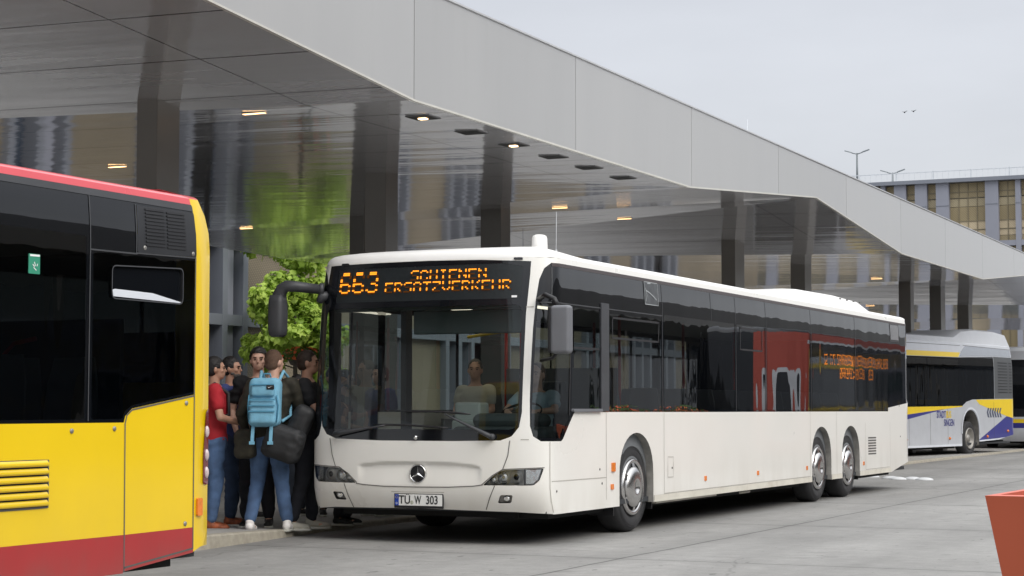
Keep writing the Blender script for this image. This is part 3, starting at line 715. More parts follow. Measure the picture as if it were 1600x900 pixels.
    # wheels and arches
    for tc, y in ((3.64, 2.56), (10.85, 9.76), (12.44, 11.36)):
        for s in (1, -1):
            arch_liner(S, B, tc, .50, 1.06, .30, M['arch'], s)
            wheel(B, s * (1.325 - .075), y, s)
        MB().tube([(-1.1, y, .48), (1.1, y, .48)], .09).build('axle', M['under'], B)
    u = MB()
    for a, b in ((.55, 2.0), (3.15, 9.15), (11.93, 14.3)): u.b2(-1.15, 1.15, a, b, .24, .34)
    u.b2(-.85, .85, .5, 14.3, .25, .36); u.build('underbody', M['under'], B)
    MB().b2(-1.27, 1.27, 14.25, 14.9, .45, .5).build('rear_beam', M['sill'], B); MB().b2(1.0, 1.26, 3.25, 5.3, .27, .30).build('under_rail', M['sill'], B); MB().tube([(1.15, 6.5, .26), (1.15, 6.9, .26)], .02).build('drain_pipe', M['sill'], B)
    for y, a, b in ((3.10, .22, .5), (1.98, .2, .4), (11.92, .24, .55)): MB().b2(.98, 1.26, y, y + .02, a, b).build('mud_flap', M['black'], B)
    # interior
    shell_inside(S, B, 0, 15.1, .36, 2.42)
    d = MB(); d.b2(-1.05, .15, .42, .78, .45, 1.08); d.b2(.15, 1.2, .40, .95, .45, 1.14); d.build('dashboard', M['dash'], B, .06)
    d = MB(); d.b2(.30, 1.10, .55, .80, 1.12, 1.27); d.build('instrument_hood', M['dash'], B, .08)
    d = MB(); d.lathe([(0, .205), (.014, .214), (0, .223), (-.014, .214)], (0, 0, 0), 'Z', 36); d.tube([(-.2, 0, 0), (.2, 0, 0)], .012); d.tube([(0, -.2, 0), (0, 0, 0)], .012)
    sw = d.build('steering_wheel', M['black'], B, loc=(.66, .98, 1.27)); sw.rotation_euler = (radians(28), 0, 0)
    d = MB(); d.box((.12, .95, 1.28), (.30, .22, .20)); d.b2(-.02, .30, .75, 1.1, .36, 1.2); d.build('ticket_machine', M['printer'], B, .03)
    d = MB(); d.b2(-.1, -.07, .95, 2.2, .36, 1.25); d.b2(-.1, 1.2, 2.25, 2.28, .36, 1.75); d.build('cab_partition', M['int_mid'], B)
    d = MB(); d.b2(.0, 1.22, .9, 2.2, .36, .45); d.build('cab_floor', M['int_dark'], B)
    d = MB(); d.b2(-1.15, 1.1, .33, .42, 2.30, 2.42); d.b2(-.28, 1.05, .42, .46, 2.06, 2.30); d.build('sun_blind', M['blind'], B, .02)
    d = MB(); d.b2(-.42, -.36, .42, .55, .9, 2.4); d.b2(-1.22, -1.16, .35, .5, .9, 2.4); d.build('door_frame', M['black'], B)
    for k, (x, y) in enumerate(((-.15, 2.35), (-.45, 3.4), (.45, 4.2), (-.45, 5.6), (.45, 6.4), (-.5, 8.2), (.4, 8.6))):
        MB().tube([(x, y, .36), (x, y, 2.4)], .018).build('handrail', M['redpole'], B)
    MB().tube([(-.55, 2.2, 2.1), (-.25, 2.4, 2.16), (.1, 2.4, 2.16)], .018).build('handrail', M['yellowpole'], B)
    rows = [(.66, 1.45, .50)]
    for y in (1.6,):
        for x in (-.7, .3): MB().b2(x - .06, x + .06, y, y + 1.3, 2.405, 2.42).build('added_fill_panel', M['int_fill'], B)  # glowing ceiling panels added only to brighten the dark interior
    for i in range(9):
        y = 3.3 + i * .95
        for x in ((-.98, -.5, .5, .98) if i not in (3, 4) else (.5, .98)): rows.append((x, y, .45))
    seats(B, rows)
    MB().b2(-1.22, 1.22, 12.9, 13.0, .4, 2.4).build('rear_bulkhead', M['int_dark'], B)
    MB().b2(-1.18, -1.14, 2.8, 12.9, .36, 1.2).build('side_lining', M['int_mid'], B); MB().b2(1.2, 1.24, 2.3, 12.9, .36, 1.2).build('side_lining', M['int_mid'], B)
    # front badge ----------------------------------------------------------
    yb = S.base(0, .68)[1] - .004; E_ = empty('star_emblem', (0, yb, .682)); E_.parent = B
    MB().lathe([(0, .078), (-.012, .078), (-.014, .0)], (0, 0, 0), 'Y', 40).build('emblem_disc', M['ink'], E_)
    MB().lathe([(-.004, .078), (-.018, .080), (-.022, .085), (-.016, .091), (.004, .092), (.004, .078)], (0, 0, 0), 'Y', 48).build('emblem_ring', M['steel_bright'], E_)
    st = MB()
    for k in range(3):
        a = pi / 2 + k * 2 * pi / 3; tip = (cos(a) * .079, -.015, sin(a) * .079); l = (cos(a + 1.05) * .014, -.015, sin(a + 1.05) * .014); r = (cos(a - 1.05) * .014, -.015, sin(a - 1.05) * .014)
        st.add([(0, -.027, 0), l, tip, r], [(0, 1, 2), (0, 2, 3)])
    st.build('emblem_star', M['steel_bright'], E_, fix=False)
    yp = S.base(0, .42)[1] - .012; Pn = empty('number_plate', (0, yp, .42)); Pn.parent = B
    MB().box((0, 0, -.004), (.545, .014, .146)).build('plate_frame', M['ink'], Pn, .006)
    MB().box((0, -.008, .003), (.520, .006, .110)).build('plate_field', M['numplate'], Pn, .004)
    MB().box((-.238, -.0125, .003), (.042, .004, .108)).build('plate_stripe', M['plateblue'], Pn)
    r90 = (pi / 2, 0, 0)
    text_mesh('TÜ', .115, M['ink'], Pn, (-.150, -.0135, .002), r90, 'plate_lettering', .86, .0012)
    text_mesh('W', .115, M['ink'], Pn, (-.005, -.0135, .002), r90, 'plate_lettering', .60, .0012)
    text_mesh('303', .115, M['ink'], Pn, (.150, -.0135, .002), r90, 'plate_lettering', .80, .0012)
    MB().lathe([(-.012, .019), (-.0135, .0)], (-.072, 0, -.020), 'Y', 20).build('plate_seal', M['seal'], Pn)
    ring = MB()
    for k in range(12): a = k * pi / 6; ring.box((-.238 + .012 * cos(a), -.0150, .030 + .012 * sin(a)), (.003, .001, .003))
    ring.build('plate_stars', M['bandyellow'], Pn)
    text_mesh('D', .028, M['whiteink'], Pn, (-.238, -.0150, -.030), r90, 'plate_lettering')
    MB().b2(-.30, .28, yp - .012, yp + .03, .500, .507).build('plate_ledge', M['gap_soft'], B)
    # destination display ----------------------------------------------------
    for txt, t0, z0, dt, dz, bands, dup in (('663', -1.015, 2.683, .0138, .0162, (0, 1, 4, 5, 7, 8, 11, 12), 2), ('SCHIENEN', -.170, 2.682, .0180, .0148, (0, 1, 4, 5), 1), ('ERSATZVERKEHR', -.455, 2.566, .0180, .0148, (0, 1, 4, 5), 1)):
        for ci, ch in enumerate(txt):
            br = MB(); dm = MB(); led_text(S, br, dm, ch, t0 + ci * 6 * dup * dt, z0, dt, dz, 6, bands, dup); nb = len(br.f); br.add(dm.v, dm.f)
            o = br.build('display_letter', M['led'], B, fix=False); o.data.materials.append(M['led_dim'])
            for p in o.data.polygons[nb:]: p.material_index = 1
    mm = MB(); patch(mm, S, rect(.93, .985, 2.395, 2.415, .002), .004, .002); mm.build('display_label', M['whiteink'], B)
    # wipers ------------------------------------------------------------------
    for piv, mid, b0, b1 in (((.80, 1.045), (.30, 1.262), (-.17, 1.285), (.57, 1.262)), ((-.93, 1.06), (-.36, 1.150), (-.50, 1.155), (.34, 1.125))):
        W = empty('wiper'); W.parent = B
        o = MB(); o.tube([S.pt(*piv, .0), S.pt(*piv, .05)], .03); p0 = S.pt(*piv, .05); 
        pts = [S.pt(piv[0] + (mid[0] - piv[0]) * k / 6, piv[1] + (mid[1] - piv[1]) * k / 6, .05 - .02 * k / 6) for k in range(7)]
        o.tube(pts, [.024, .022, .019, .015, .011, .009, .008]); o.build('wiper_arm', M['charcoal'], W)
        o = MB(); n = 9; o.tube([S.pt(b0[0] + (b1[0] - b0[0]) * k / n, b0[1] + (b1[1] - b0[1]) * k / n + .012 * sin(pi * k / n), .016) for k in range(n + 1)], [.006] + [.011] * (n - 1) + [.006]); o.build('wiper_blade', M['black'], W)
    o = MB(); o.ball(S.pt(-.02, 1.035, .01), .022); o.build('washer_cap', M['steel_bright'], B)
    # mirrors -------------------------------------------------------------------
    Mi = empty('wing_mirror', (0, 0, 0)); Mi.parent = B
    p = S.pt(-1.245, 2.50, 0)
    o = MB(); o.tube([(p[0] + .03, p[1] + .03, 2.47), (p[0] - .03, p[1] - .03, 2.46), (p[0] - .05, p[1] - .05, 2.40)], [.05, .055, .03], 12); o.tube([(p[0] - .01, p[1] - .02, 2.535), (p[0] - .05, p[1] - .04, 2.535)], .065, 12)
    o.tube([(p[0] - .04, p[1] - .04, 2.535), (-1.42, -.01, 2.555), (-1.50, -.02, 2.56), (-1.555, -.02, 2.53), (-1.59, -.02, 2.47), (-1.60, -.02, 2.40)], [.05, .056, .060, .064, .07, .074], 14); o.build('mirror_arm', M['charcoal'], Mi)
    o = MB(); rings = []
    for z, a, b in ((2.47, .075, .07), (2.40, .085, .085), (2.25, .088, .09), (2.12, .085, .088), (2.065, .078, .08), (2.045, .055, .055)):
        rings.append([(-1.605 + a * (abs(cos(k * pi / 10)) ** .6) * (1 if cos(k * pi / 10) > 0 else -1), -.02 + b * (abs(sin(k * pi / 10)) ** .6) * (1 if sin(k * pi / 10) > 0 else -1), z) for k in range(20)])
    o.loft(rings); o.build('mirror_housing', M['charcoal'], Mi)
    Mj = empty('wing_mirror'); Mj.parent = B
    o = MB(); o.box((1.545, -.02, 2.065), (.20, .12, .46)); o.build('mirror_housing', M['mirror_grey'], Mj, .035)
    o = MB(); o.box((1.435, .0, 2.065), (.04, .13, .44)); o.build('mirror_edge', M['black'], Mj, .015)
    o = MB(); o.tube([S.pt(1.2, 2.38, -.02), (1.36, .02, 2.40), (1.46, .0, 2.36), (1.50, .0, 2.28)], .025); o.tube([(1.5, 0, 1.86), (1.42, .06, 1.80), S.pt(1.25, 1.78, 0)], .016); o.build('mirror_arm', M['black'], Mj)
    # roof furniture -------------------------------------------------------------
    o = MB(); rings = []
    for z, k in ((2.84, 1.05), (2.96, 1.), (3.02, .97), (3.045, .85), (3.055, .55)): rings.append([(.95 + .075 * k * cos(a * pi / 10), .80 + .10 * k * sin(a * pi / 10), z) for a in range(20)])
    o.loft(rings); o.build('roof_pod', M['white_roof'], B)
    o = MB(); o.tube([(.99, 1.12, 2.85), (.99, 1.12, 2.93)], .012); o.tube([(.99, 1.12, 2.93), (.985, 1.14, 3.32)], [.005, .003]); o.build('aerial', M['greytrim'], B)
    o = MB(); o.tube([(.72, .9, 2.86), (.72, .9, 3.14)], .003); o.build('aerial', M['charcoal'], B)
    A = empty('air_conditioning_unit'); A.parent = B
    o = MB(); rings = []
    for y, hh, wz in ((8.3, .0, .62), (9.9, .10, .8), (9.95, .17, .84), (10.4, .215, .86), (12.4, .23, .86), (13.9, .20, .86), (14.45, .12, .84), (14.5, .0, .8)):
        zt = 2.865 + hh; rings.append([(-wz, y, 2.84), (-wz, y, 2.85 + hh * .45), (-wz + .10, y, zt - .015 if hh > .05 else 2.86), (-wz + .3, y, zt), (wz - .3, y, zt), (wz - .10, y, zt - .015 if hh > .05 else 2.86), (wz, y, 2.85 + hh * .45), (wz, y, 2.84)])
    o.loft(rings); o.build('unit_casing', M['white_roof'], A, .02)
    o = MB(); 
    for y in (12.5, 12.9, 13.3, 13.7): o.box((.86, y, 3.03), (.02, .05, .02))
    o.build('casing_clip', M['gap'], A)
    return B
M['int_fill'] = emis('added_saloon_fill', (1, .86, .68), 2.5)  # glow for the added panels that lift the saloon light
M['trim'] = mat('brown_cant_trim', (.055, .042, .042), .4, var=.05)
M['side_clear'] = glass('cab_side_glass', (.42, .47, .46), .006)
M['seamgrey'] = mat('window_seam_grey', (.05, .052, .056), .5)
M['sticker'] = mat('faded_sticker', (.07, .075, .08), .4, var=.4, scale=14)
M['residue'] = mat('sticker_scraps', (.35, .37, .38), .6)
M['blind'] = mat('sun_blind', (.10, .12, .125), .7)
M['steel_bright'] = mat('bright_chrome', (.80, .80, .80), .12, metal=1, var=.02)
M['seal'] = mat('inspection_seal', (.45, .46, .38), .5, var=.3, scale=60)
EXTRA = []
white_bus = make_white_bus()
# ------------------------------------------------------------------ yellow bus
def make_yellow_bus():
    S = Surf(L=12.07, W=2.55, ztop=2.75, R=.09, rr=.13); T = S.T
    B = empty('yellow_bus', (-8.675, -1.08, 0)); tag(B, 'yellow city bus with red skirt and red roof, its rear end at the left edge', 'bus')
    E0 = 12.93; regs = []
    for tc in (3.6, 9.6): regs += [('opening', None, 0, arch_poly(tc), None), ('opening', None, 0, mir(arch_poly(tc)), None)]
    for s in (1, -1): regs.append(('opening', None, 0, [(s * 12.16, .2), (s * 12.16, .276), (s * (E0), .345), (s * (E0 + .1), .38), (s * (T + .01), .42), (s * (T + .01), .2)], None))
    regs.append(('roof_edge', M['redroof'], .0, [(-E0, 2.705), (E0, 2.705), (E0, 2.76), (-E0, 2.76)], None))
    regs.append(('vent_panel', M['blackgrille'], .004, rounded([(12.27, 2.335), (12.94, 2.352), (12.94, 2.655), (12.27, 2.645)], .02), None))
    hop = rounded([(12.01, 2.022), (12.79, 2.022), (12.79, 2.262), (12.01, 2.232)], .04)
    regs.append(('hopper_window', M['bglass'], -.02, hop, None))
    p2 = rounded([(11.815, 1.25), (12.135, 1.25), (12.165, 1.305), (12.24, 1.34), (12.93, 1.432), (12.93, 2.325), (11.815, 2.305)], .02)
    regs.append(('side_window', M['yside'], -.003, p2, None))
    for a, b in ((9.9, 11.745), (8.3, 9.8), (6.7, 8.2), (5.0, 6.6), (3.3, 4.9), (1.7, 3.2)): regs.append(('side_window', M['yside'], -.003, rect(a, b, 1.25, 2.40, .02), None))
    for a, b in ((10.6, 12.6), (8.6, 10.5), (4.6, 6.6), (2.9, 4.5)): regs.append(('side_window', M['door'], -.003, mir(rect(a, b, 1.25, 2.40, .02)), None))
    band = [(1.2, 1.228), (12.15, 1.228), (12.165, 1.27), (12.235, 1.318), (E0, 1.412), (E0, 2.70), (1.2, 2.70)]
    regs.append(('window_band', M['bglass'], -.001, band, None)); regs.append(('window_band', M['bglass'], -.001, mir(band), None))
    regs.append(('windscreen', M['bglass_screen'], 0, rect(-1.1, 1.1, .95, 2.65, .1), None))
    regs.append(('skirt', M['red'], .001, [(-E0 - .01, .2), (E0 + .01, .2), (E0 + .01, .515), (12.17, .51), (-12.17, .51), (-E0 - .01, .515)], None))
    for s in (1, -1): regs.append(('rear_window', M['bglass'], -.001, [(s * (T - .95), 1.5), (s * (T + .01), 1.5), (s * (T + .01), 2.5), (s * (T - .95), 2.5)], None))
    panels(S, B, regs, M['yellow'], .265, 2.75)
    r = roof(S, B, M['redroof'], 2.75, .62)
    r.data.materials.append(M['yellow'])
    for p in r.data.polygons:
        if p.center.y > 12.07 - .13: p.material_index = 1
    g = MB()
    for pts in ([(12.17, .27), (12.163, 1.22), (12.18, 1.275), (12.235, 1.310), (E0, 1.405)], [(E0 + .005, .37), (E0 + .005, 2.70)], [(12.17, .30), (E0, .372)]): 
        g = MB(); ribbon(g, S, pts, .012, .002); g.build('panel_gap', M['gap'], B)
    g = MB()
    for pts in ([(11.78, 1.24), (11.78, 2.69)], [(11.78, 2.318), (12.27, 2.325)], [(12.27, 2.33), (E0, 2.345)], [(12.262, 2.33), (12.262, 2.65)]): 
        g = MB(); ribbon(g, S, pts, .010, .003); g.build('window_seam', M['seamgrey'], B)
    g = MB(); ribbon(g, S, [(1.3, 2.675), (E0, 2.685)], .045, .004); g.build('cant_rail_trim', M['charcoal'], B)
    for k in range(11):
        z = 2.385 + k * .0235
        for a, b in ((12.36, 12.575), (12.60, 12.815)):
            o = MB(); q = rounded([(a, z), (b, z + .004), (b, z + .016), (a, z + .012)], .006, 2); patch(o, S, q, .010, .006); o.build('vent_slat', M['black'], B)
    # hopper opening
    o = MB(); wall_in(o, S, hop, .03); o.build('hopper_frame', M['black'], B)
    o = MB(); patch(o, S, [(12.02, 2.078), (12.05, 2.084), (12.45, 2.078), (12.62, 2.055), (12.775, 2.034), (12.76, 2.028), (12.03, 2.036)], -.004, .006); o.build('hopper_flap', M['palesilver'], B)
    o = MB(); ribbon(o, S, list(hop) + [hop[0]], .008, .001); o.build('hopper_seal', M['charcoal'], B)
    o = MB(); patch(o, S, rect(11.19, 11.295, 2.128, 2.248, .004), .002, .002); o.build('green_sticker', M['green'], B)
    o = MB(); ribbon(o, S, [(11.2, 2.238), (11.29, 2.24)], .012, .0035)
    for pts in ([(11.24, 2.20), (11.25, 2.18), (11.235, 2.165), (11.26, 2.15)], [(11.225, 2.185), (11.245, 2.17)], [(11.27, 2.19), (11.265, 2.175)]): ribbon(o, S, pts, .006, .0035)
    o.build('sticker_print', M['whiteink'], B)
    # engine grille
    ge = rect(10.45, 11.402, .722, 1.005, .01); o = MB(); patch(o, S, ge, .002); o.build('grille_backing', M['dark'], B)
    for k in range(6):
        z = .732 + k * .0475
        o = MB(); n = 10; a = [S.pt(10.46 + .93 * i / n, z + .036, .004) for i in range(n + 1)]; b = [S.pt(10.46 + .93 * i / n, z + .010, .026) for i in range(n + 1)]; c = [S.pt(10.46 + .93 * i / n, z, .012) for i in range(n + 1)]
        o.add(a + b + c, [(i, i + 1, n + 2 + i, n + 1 + i) for i in range(n)] + [(n + 1 + i, n + 2 + i, 2 * n + 3 + i, 2 * n + 2 + i) for i in range(n)], True); o.build('grille_slat', M['yellow'], B)
    o = MB(); ribbon(o, S, [(10.45, .722), (11.402, .722), (11.402, 1.005), (10.45, 1.005)], .012, .004); o.build('grille_frame', M['gap'], B)
    for t, z in ((12.84, 1.355), (12.84, .545), (11.62, 1.18), (12.05, 1.19), (12.35, 2.37), (12.9, 2.37)):
        o = MB(); o.lathe([(.0, .016), (.006, .015), (.007, .001)], S.pt(t, z, .001), 'X', 16); o.build('lock', M['steelrim'], B)
    # rear corner lamps
    o = MB(); patch(o, S, rounded([(13.05, .80), (13.12, .80), (13.12, 1.32), (13.08, 1.30), (13.05, 1.0)], .02), .003, .003); o.build('tail_lamp', M['tailred'], B)
    for z in (.88, 1.0, 1.16):
        o = MB(); c = S.pt(13.09, z, .0); o.ball(c, (.018, .02, .04)); o.build('tail_lamp_lens', M['tailwhite'], B)
    o = MB(); patch(o, S, rounded([(12.97, .59), (13.03, .59), (13.03, .71), (12.97, .71)], .012), .014, .014); o.build('side_indicator', M['amber'], B)
    for tc, y in ((3.6, 2.5), (9.6, 8.5)):
        for s in (1, -1): arch_liner(S, B, tc, .5, 1.06, .265, M['arch'], s); wheel(B, s * 1.24, y, s)
    u = MB(); u.b2(-1.12, 1.12, .5, 1.9, .2, .32); u.b2(-1.12, 1.12, 3.1, 7.9, .2, .32); u.b2(-1.12, 1.12, 9.1, 11.8, .25, .36); u.build('underbody', M['under'], B)
    shell_inside(S, B, 0, 12.14, .36, 2.42)
    seats(B, [(x, y, .55) for y in (3.5, 5.1, 6.7, 8.1, 9.0, 9.95, 10.65) for x in (-.95, -.5, .5, .95)], mat_b=M['seatback'])
    MB().b2(-1.2, 1.2, 11.1, 11.14, .4, 1.9).build('rear_bulkhead', M['int_dark'], B)
    for x, y in ((.3, 10.4), (-.3, 9.2), (.25, 11.0)): MB().tube([(x, y, .4), (x, y, 1.6), (x + .12, y + .06, 1.75), (x + .3, y + .06, 1.78)], .016).build('handrail', M['redpole'], B)
    return B
M['tailred'] = mat('tail_lamp_red', (.13, .008, .012), .15, coat=1)
M['tailwhite'] = mat('tail_lamp_clear', (.55, .45, .45), .15, coat=1)
yellow_bus = make_yellow_bus()

# ------------------------------------------------------------------ silver buses
def make_silver_bus():
    S = Surf(L=12.1, W=2.55, ztop=3.12, lean=.16, R=.22, tumble=.08); T = S.T
    B = empty('silver_bus'); E0 = 13.0; regs = []
    ar = arch_poly(9.72, .62, 1.27, .1, .62); ar2 = arch_poly(3.7, .55, 1.1, .1, .62)
    for a in (ar, ar2): regs += [('opening', None, 0, a, None), ('opening', None, 0, mir(a), None)]
    for s in (1, -1): regs.append(('opening', None, 0, [(s * 10.3, .2), (s * 10.3, .38), (s * 11.8, .42), (s * 13.1, .56), (s * (T + .01), .6), (s * (T + .01), .2)], None))
    def both(name, m, off, pl):
        regs.append((name, m, off, pl, None)); regs.append((name, m, off, mir(pl), None))
    both('yellow_band', M['bandyellow'], .002, [(1.5, 2.68), (8.95, 2.735), (9.12, 2.865), (1.5, 2.83)])
    for a, b in ((5.2, 6.7), (6.8, 8.9), (2.0, 3.6), (3.7, 5.1)): both('side_window', M['yside'], -.003, rect(a, b, 1.42, 2.66, .03))
    both('window_band', M['bglass'], -.001, [(1.25, 1.33), (6.8, 1.365), (9.15, 1.385), (9.45, 1.50), (9.9, 1.565), (11.55, 1.585), (11.55, 2.80), (8.96, 2.725), (1.25, 2.67)])
    both('rear_grille', M['greygrille'], .001, [(11.57, 1.59), (13.02, 1.60), (13.02, 2.80), (11.57, 2.80)])
    both('rear_top_panel', M['mirrorsilver'], .001, [(9.02, 2.745), (11.55, 2.81), (13.05, 2.81), (13.05, 3.02), (9.55, 3.06), (9.2, 2.9)])
    both('yellow_belt', M['bandyellow'], .002, [(1.5, .98), (5.12, 1.14), (7.4, 1.27), (9.15, 1.365), (9.15, 1.385), (6.8, 1.365), (1.5, 1.33)])
    both('blue_swoosh', M['bandblue'], .002, [(1.5, .98), (5.12, 1.14), (7.98, 1.305), (6.7, 1.17), (5.12, 1.0), (1.5, .62)])
    both('rear_yellow_panel', M['bandyellow'], .002, [(10.15, 1.56), (13.06, 1.59), (13.06, 1.03), (12.5, 1.09), (10.40, 1.43)])
    both('rear_blue_panel', M['bandblue'], .002, [(10.30, .42), (12.5, 1.09), (13.06, 1.03), (13.06, .50)])
    both('bright_sill', M['palesilver'], .006, [(4.3, .25), (9.08, .25), (9.08, .345), (4.3, .335)])
    both('bright_sill', M['palesilver'], .006, [(10.36, .36), (11.9, .38), (13.1, .54), (13.1, .60), (11.8, .45), (10.36, .43)])
    regs.append(('windscreen', M['bglass_screen'], 0, rect(-1.15, 1.15, 1.05, 2.85, .15), None))
    regs.append(('rear_window', M['bglass'], 0, [(T - .9, 1.7), (T + .01, 1.7), (T + .01, 2.7), (T - .9, 2.7)], None)); regs.append(('rear_window', M['bglass'], 0, [(-T - .01, 1.7), (-T + .9, 1.7), (-T + .9, 2.7), (-T - .01, 2.7)], None))
    regs.append(('front_band', M['bandyellow'], .002, [(-1.5, .86), (1.5, .86), (1.5, .98), (-1.5, .98)], None)); regs.append(('front_band', M['bandblue'], .002, [(-1.5, .70), (1.5, .70), (1.5, .86), (-1.5, .86)], None))
    panels(S, B, regs, M['silver'], .28, 3.12)
    roof(S, B, M['palesilver'], 3.12, 1.)
    o = MB(); rings = []
    for y, hh in ((.9, .02), (1.5, .16), (7.7, .18), (8.3, .36), (9.2, .42), (10.8, .42), (11.6, .36), (11.95, .06)): 
        zt = 3.14 + hh; rings.append([(-1.18, y, 3.12), (-1.17, y, zt - .05), (-1.0, y, zt), (1.0, y, zt), (1.17, y, zt - .05), (1.18, y, 3.12)])
    o.loft(rings, smooth=False); o.build('roof_fairing', M['palesilver'], B, .03)
    o = MB()
    for k in range(11): ribbon(o, S, [(11.85, 1.78 + k * .085), (12.6, 1.78 + k * .085)], .03, .006); ribbon(o, S, [(12.72, 1.78 + k * .085), (12.95, 1.78 + k * .085)], .03, .006)
    o.build('grille_slat', M['black'], B)
    for k in range(6):
        o = MB(); t = 10.95 + k * .19; patch(o, S, [(t, 1.21), (t + .09, 1.33), (t + .19, 1.33), (t + .10, 1.21), (t + .19, 1.06), (t + .09, 1.06)], .006, .004); o.build('chevron', M['chevron'], B)
    g = MB()
    for pts in ([(5.5, .35), (5.5, 1.1)], [(6.9, .35), (6.9, 1.2)], [(8.1, .35), (8.1, 1.3)], [(11.5, .45), (11.5, 1.5)], [(2.4, .35), (2.4, 1.1)], [(9.4, 3.07), (13.1, 3.03)], [(1.5, 3.03), (9.2, 3.06)]): 
        g = MB(); ribbon(g, S, pts, .012, .003); g.build('panel_gap', M['gap'], B)
    for t, z in ((5.3, .50), (8.2, .50), (10.95, .52), (12.55, .66)):
        o = MB(); o.ball(S.pt(t, z, .01), .04); o.build('side_marker', M['amber'], B)
    o = MB(); wr = []
    n = 14
    for i in range(n + 1):
        a = pi * i / n; wr.append((9.72 - .66 * cos(a), .62 + .70 * sin(a) ** .85))
    ribbon(o, S, wr, .06, .02); o.build('arch_trim', M['palesilver'], B)
    rt = (pi / 2, 0, pi / 2); x = 1.275 + .006
    text_mesh('STADT', .26, M['bandblue'], B, (x, 6.23, 1.14), rt, 'livery_lettering', .78, .004, align='LEFT'); text_mesh('BUS', .26, M['bandyellow'], B, (x, 6.88, 1.14), rt, 'livery_lettering', .78, .004, align='LEFT')
    text_mesh('SINGEN', .26, M['bandblue'], B, (x, 6.72, .92), rt, 'livery_lettering', .8, .002, align='LEFT')
    for tc, y, hw, zt in ((9.72, 8.62, .62, 1.27), (3.7, 2.6, .55, 1.1)):
        for s in (1, -1): arch_liner(S, B, tc, hw, zt, .28, M['arch'], s, .62); wheel(B, s * 1.25, y, s, cover=False)
    u = MB(); u.b2(-1.12, 1.12, .5, 1.9, .22, .34); u.b2(-1.12, 1.12, 3.2, 7.8, .22, .34); u.b2(-1.12, 1.12, 9.3, 11.5, .3, .4); u.build('underbody', M['under'], B)
    shell_inside(S, B, 0, 12, .36, 2.8)
    for s in (1, -1):
        H = MB(); patch(H, S, [(s * .75, .62), (s * 1.25, .66), (s * 1.2, .50), (s * .8, .48)], .004, .004); H.build('headlight', M['reflector'], B)
        m = MB(); m.box((s * 1.45, -.12, 2.3), (.2, .14, .62)); m.tube([(s * 1.1, .12, 2.75), (s * 1.3, -.1, 2.75), (s * 1.42, -.12, 2.6)], .03); m.build('wing_mirror', M['black'], B, .04)
    return B
M['mirrorsilver'] = mat('glossy_silver', (.42, .44, .47), .08, metal=.7, var=.02)
M['chevron'] = mat('chevron_print', (.07, .08, .13), .5)
sb = make_silver_bus(); psi = radians(10.3)
sb.location = (-13.522, 45.067, 0); sb.rotation_euler = (0, 0, -psi)
tag(sb, 'silver city bus with yellow and blue livery, directly behind the white bus', 'bus', 'silver town buses')
sb2 = copy_tree(sb); sb2.location = (-10.9, 60.6, 0); sb2.rotation_euler = (0, 0, 0)
tag(sb2, 'second silver bus at the right edge, front just showing beyond the first silver bus', 'bus', 'silver town buses')
# ------------------------------------------------------------------ ground
g = MB(); g.add([(-400, -60, 0), (400, -60, 0), (400, 700, 0), (-400, 700, 0)], [(0, 1, 2, 3)])
tag(g.build('ground', M['ground']), kind='structure')
PX = -10.12
def plat_z(y): return .13 if y < 14.9 else (.055 if y > 17.4 else .13 - .075 * (y - 14.9) / 2.5)
def plat_x(y): return PX if y < 14.9 else (-10.42 if y > 17.4 else PX - .30 * (y - 14.9) / 2.5)
ys = [-20, 0, 8, 14.9, 15.5, 16.1, 16.8, 17.4, 22, 30, 45, 90]
m = MB(); m.add([(plat_x(y) - .15, y, plat_z(y)) for y in ys] + [(-23, y, plat_z(y)) for y in ys], [(i, i + 1, len(ys) + i + 1, len(ys) + i) for i in range(len(ys) - 1)]); tag(m.build('platform_pavement', M['paving']), kind='structure')
m = MB(); m.loft([[(plat_x(y) + .012, y, -.02), (plat_x(y), y, plat_z(y) - .012), (plat_x(y) - .014, y, plat_z(y) + .002), (plat_x(y) - .152, y, plat_z(y) + .002), (plat_x(y) - .152, y, -.02)] for y in ys], smooth=False); tag(m.build('kerb', M['kerb']), kind='structure')
m = MB(); m.add([(-60, -20, .02), (-23, -20, .02), (-23, 90, .02), (-60, 90, .02)], [(0, 1, 2, 3)]); tag(m.build('forecourt_pavement', M['paving']), kind='structure')
for i, (x, y) in enumerate(((-9.15, 35.95), (-8.62, 35.35), (-8.40, 35.00), (-8.15, 35.15), (-7.88, 34.90))):
    o = MB(); o.ball((0, 0, 0), (.17, .17, .05), 20, 8); ob = o.build('road_stud', M['rubberwhite'], None, loc=(x, y, .0))
    tag(ob, 'low white rubber dome on the roadway behind the rear wheels of the white bus', 'road stud', 'white domes on the roadway')

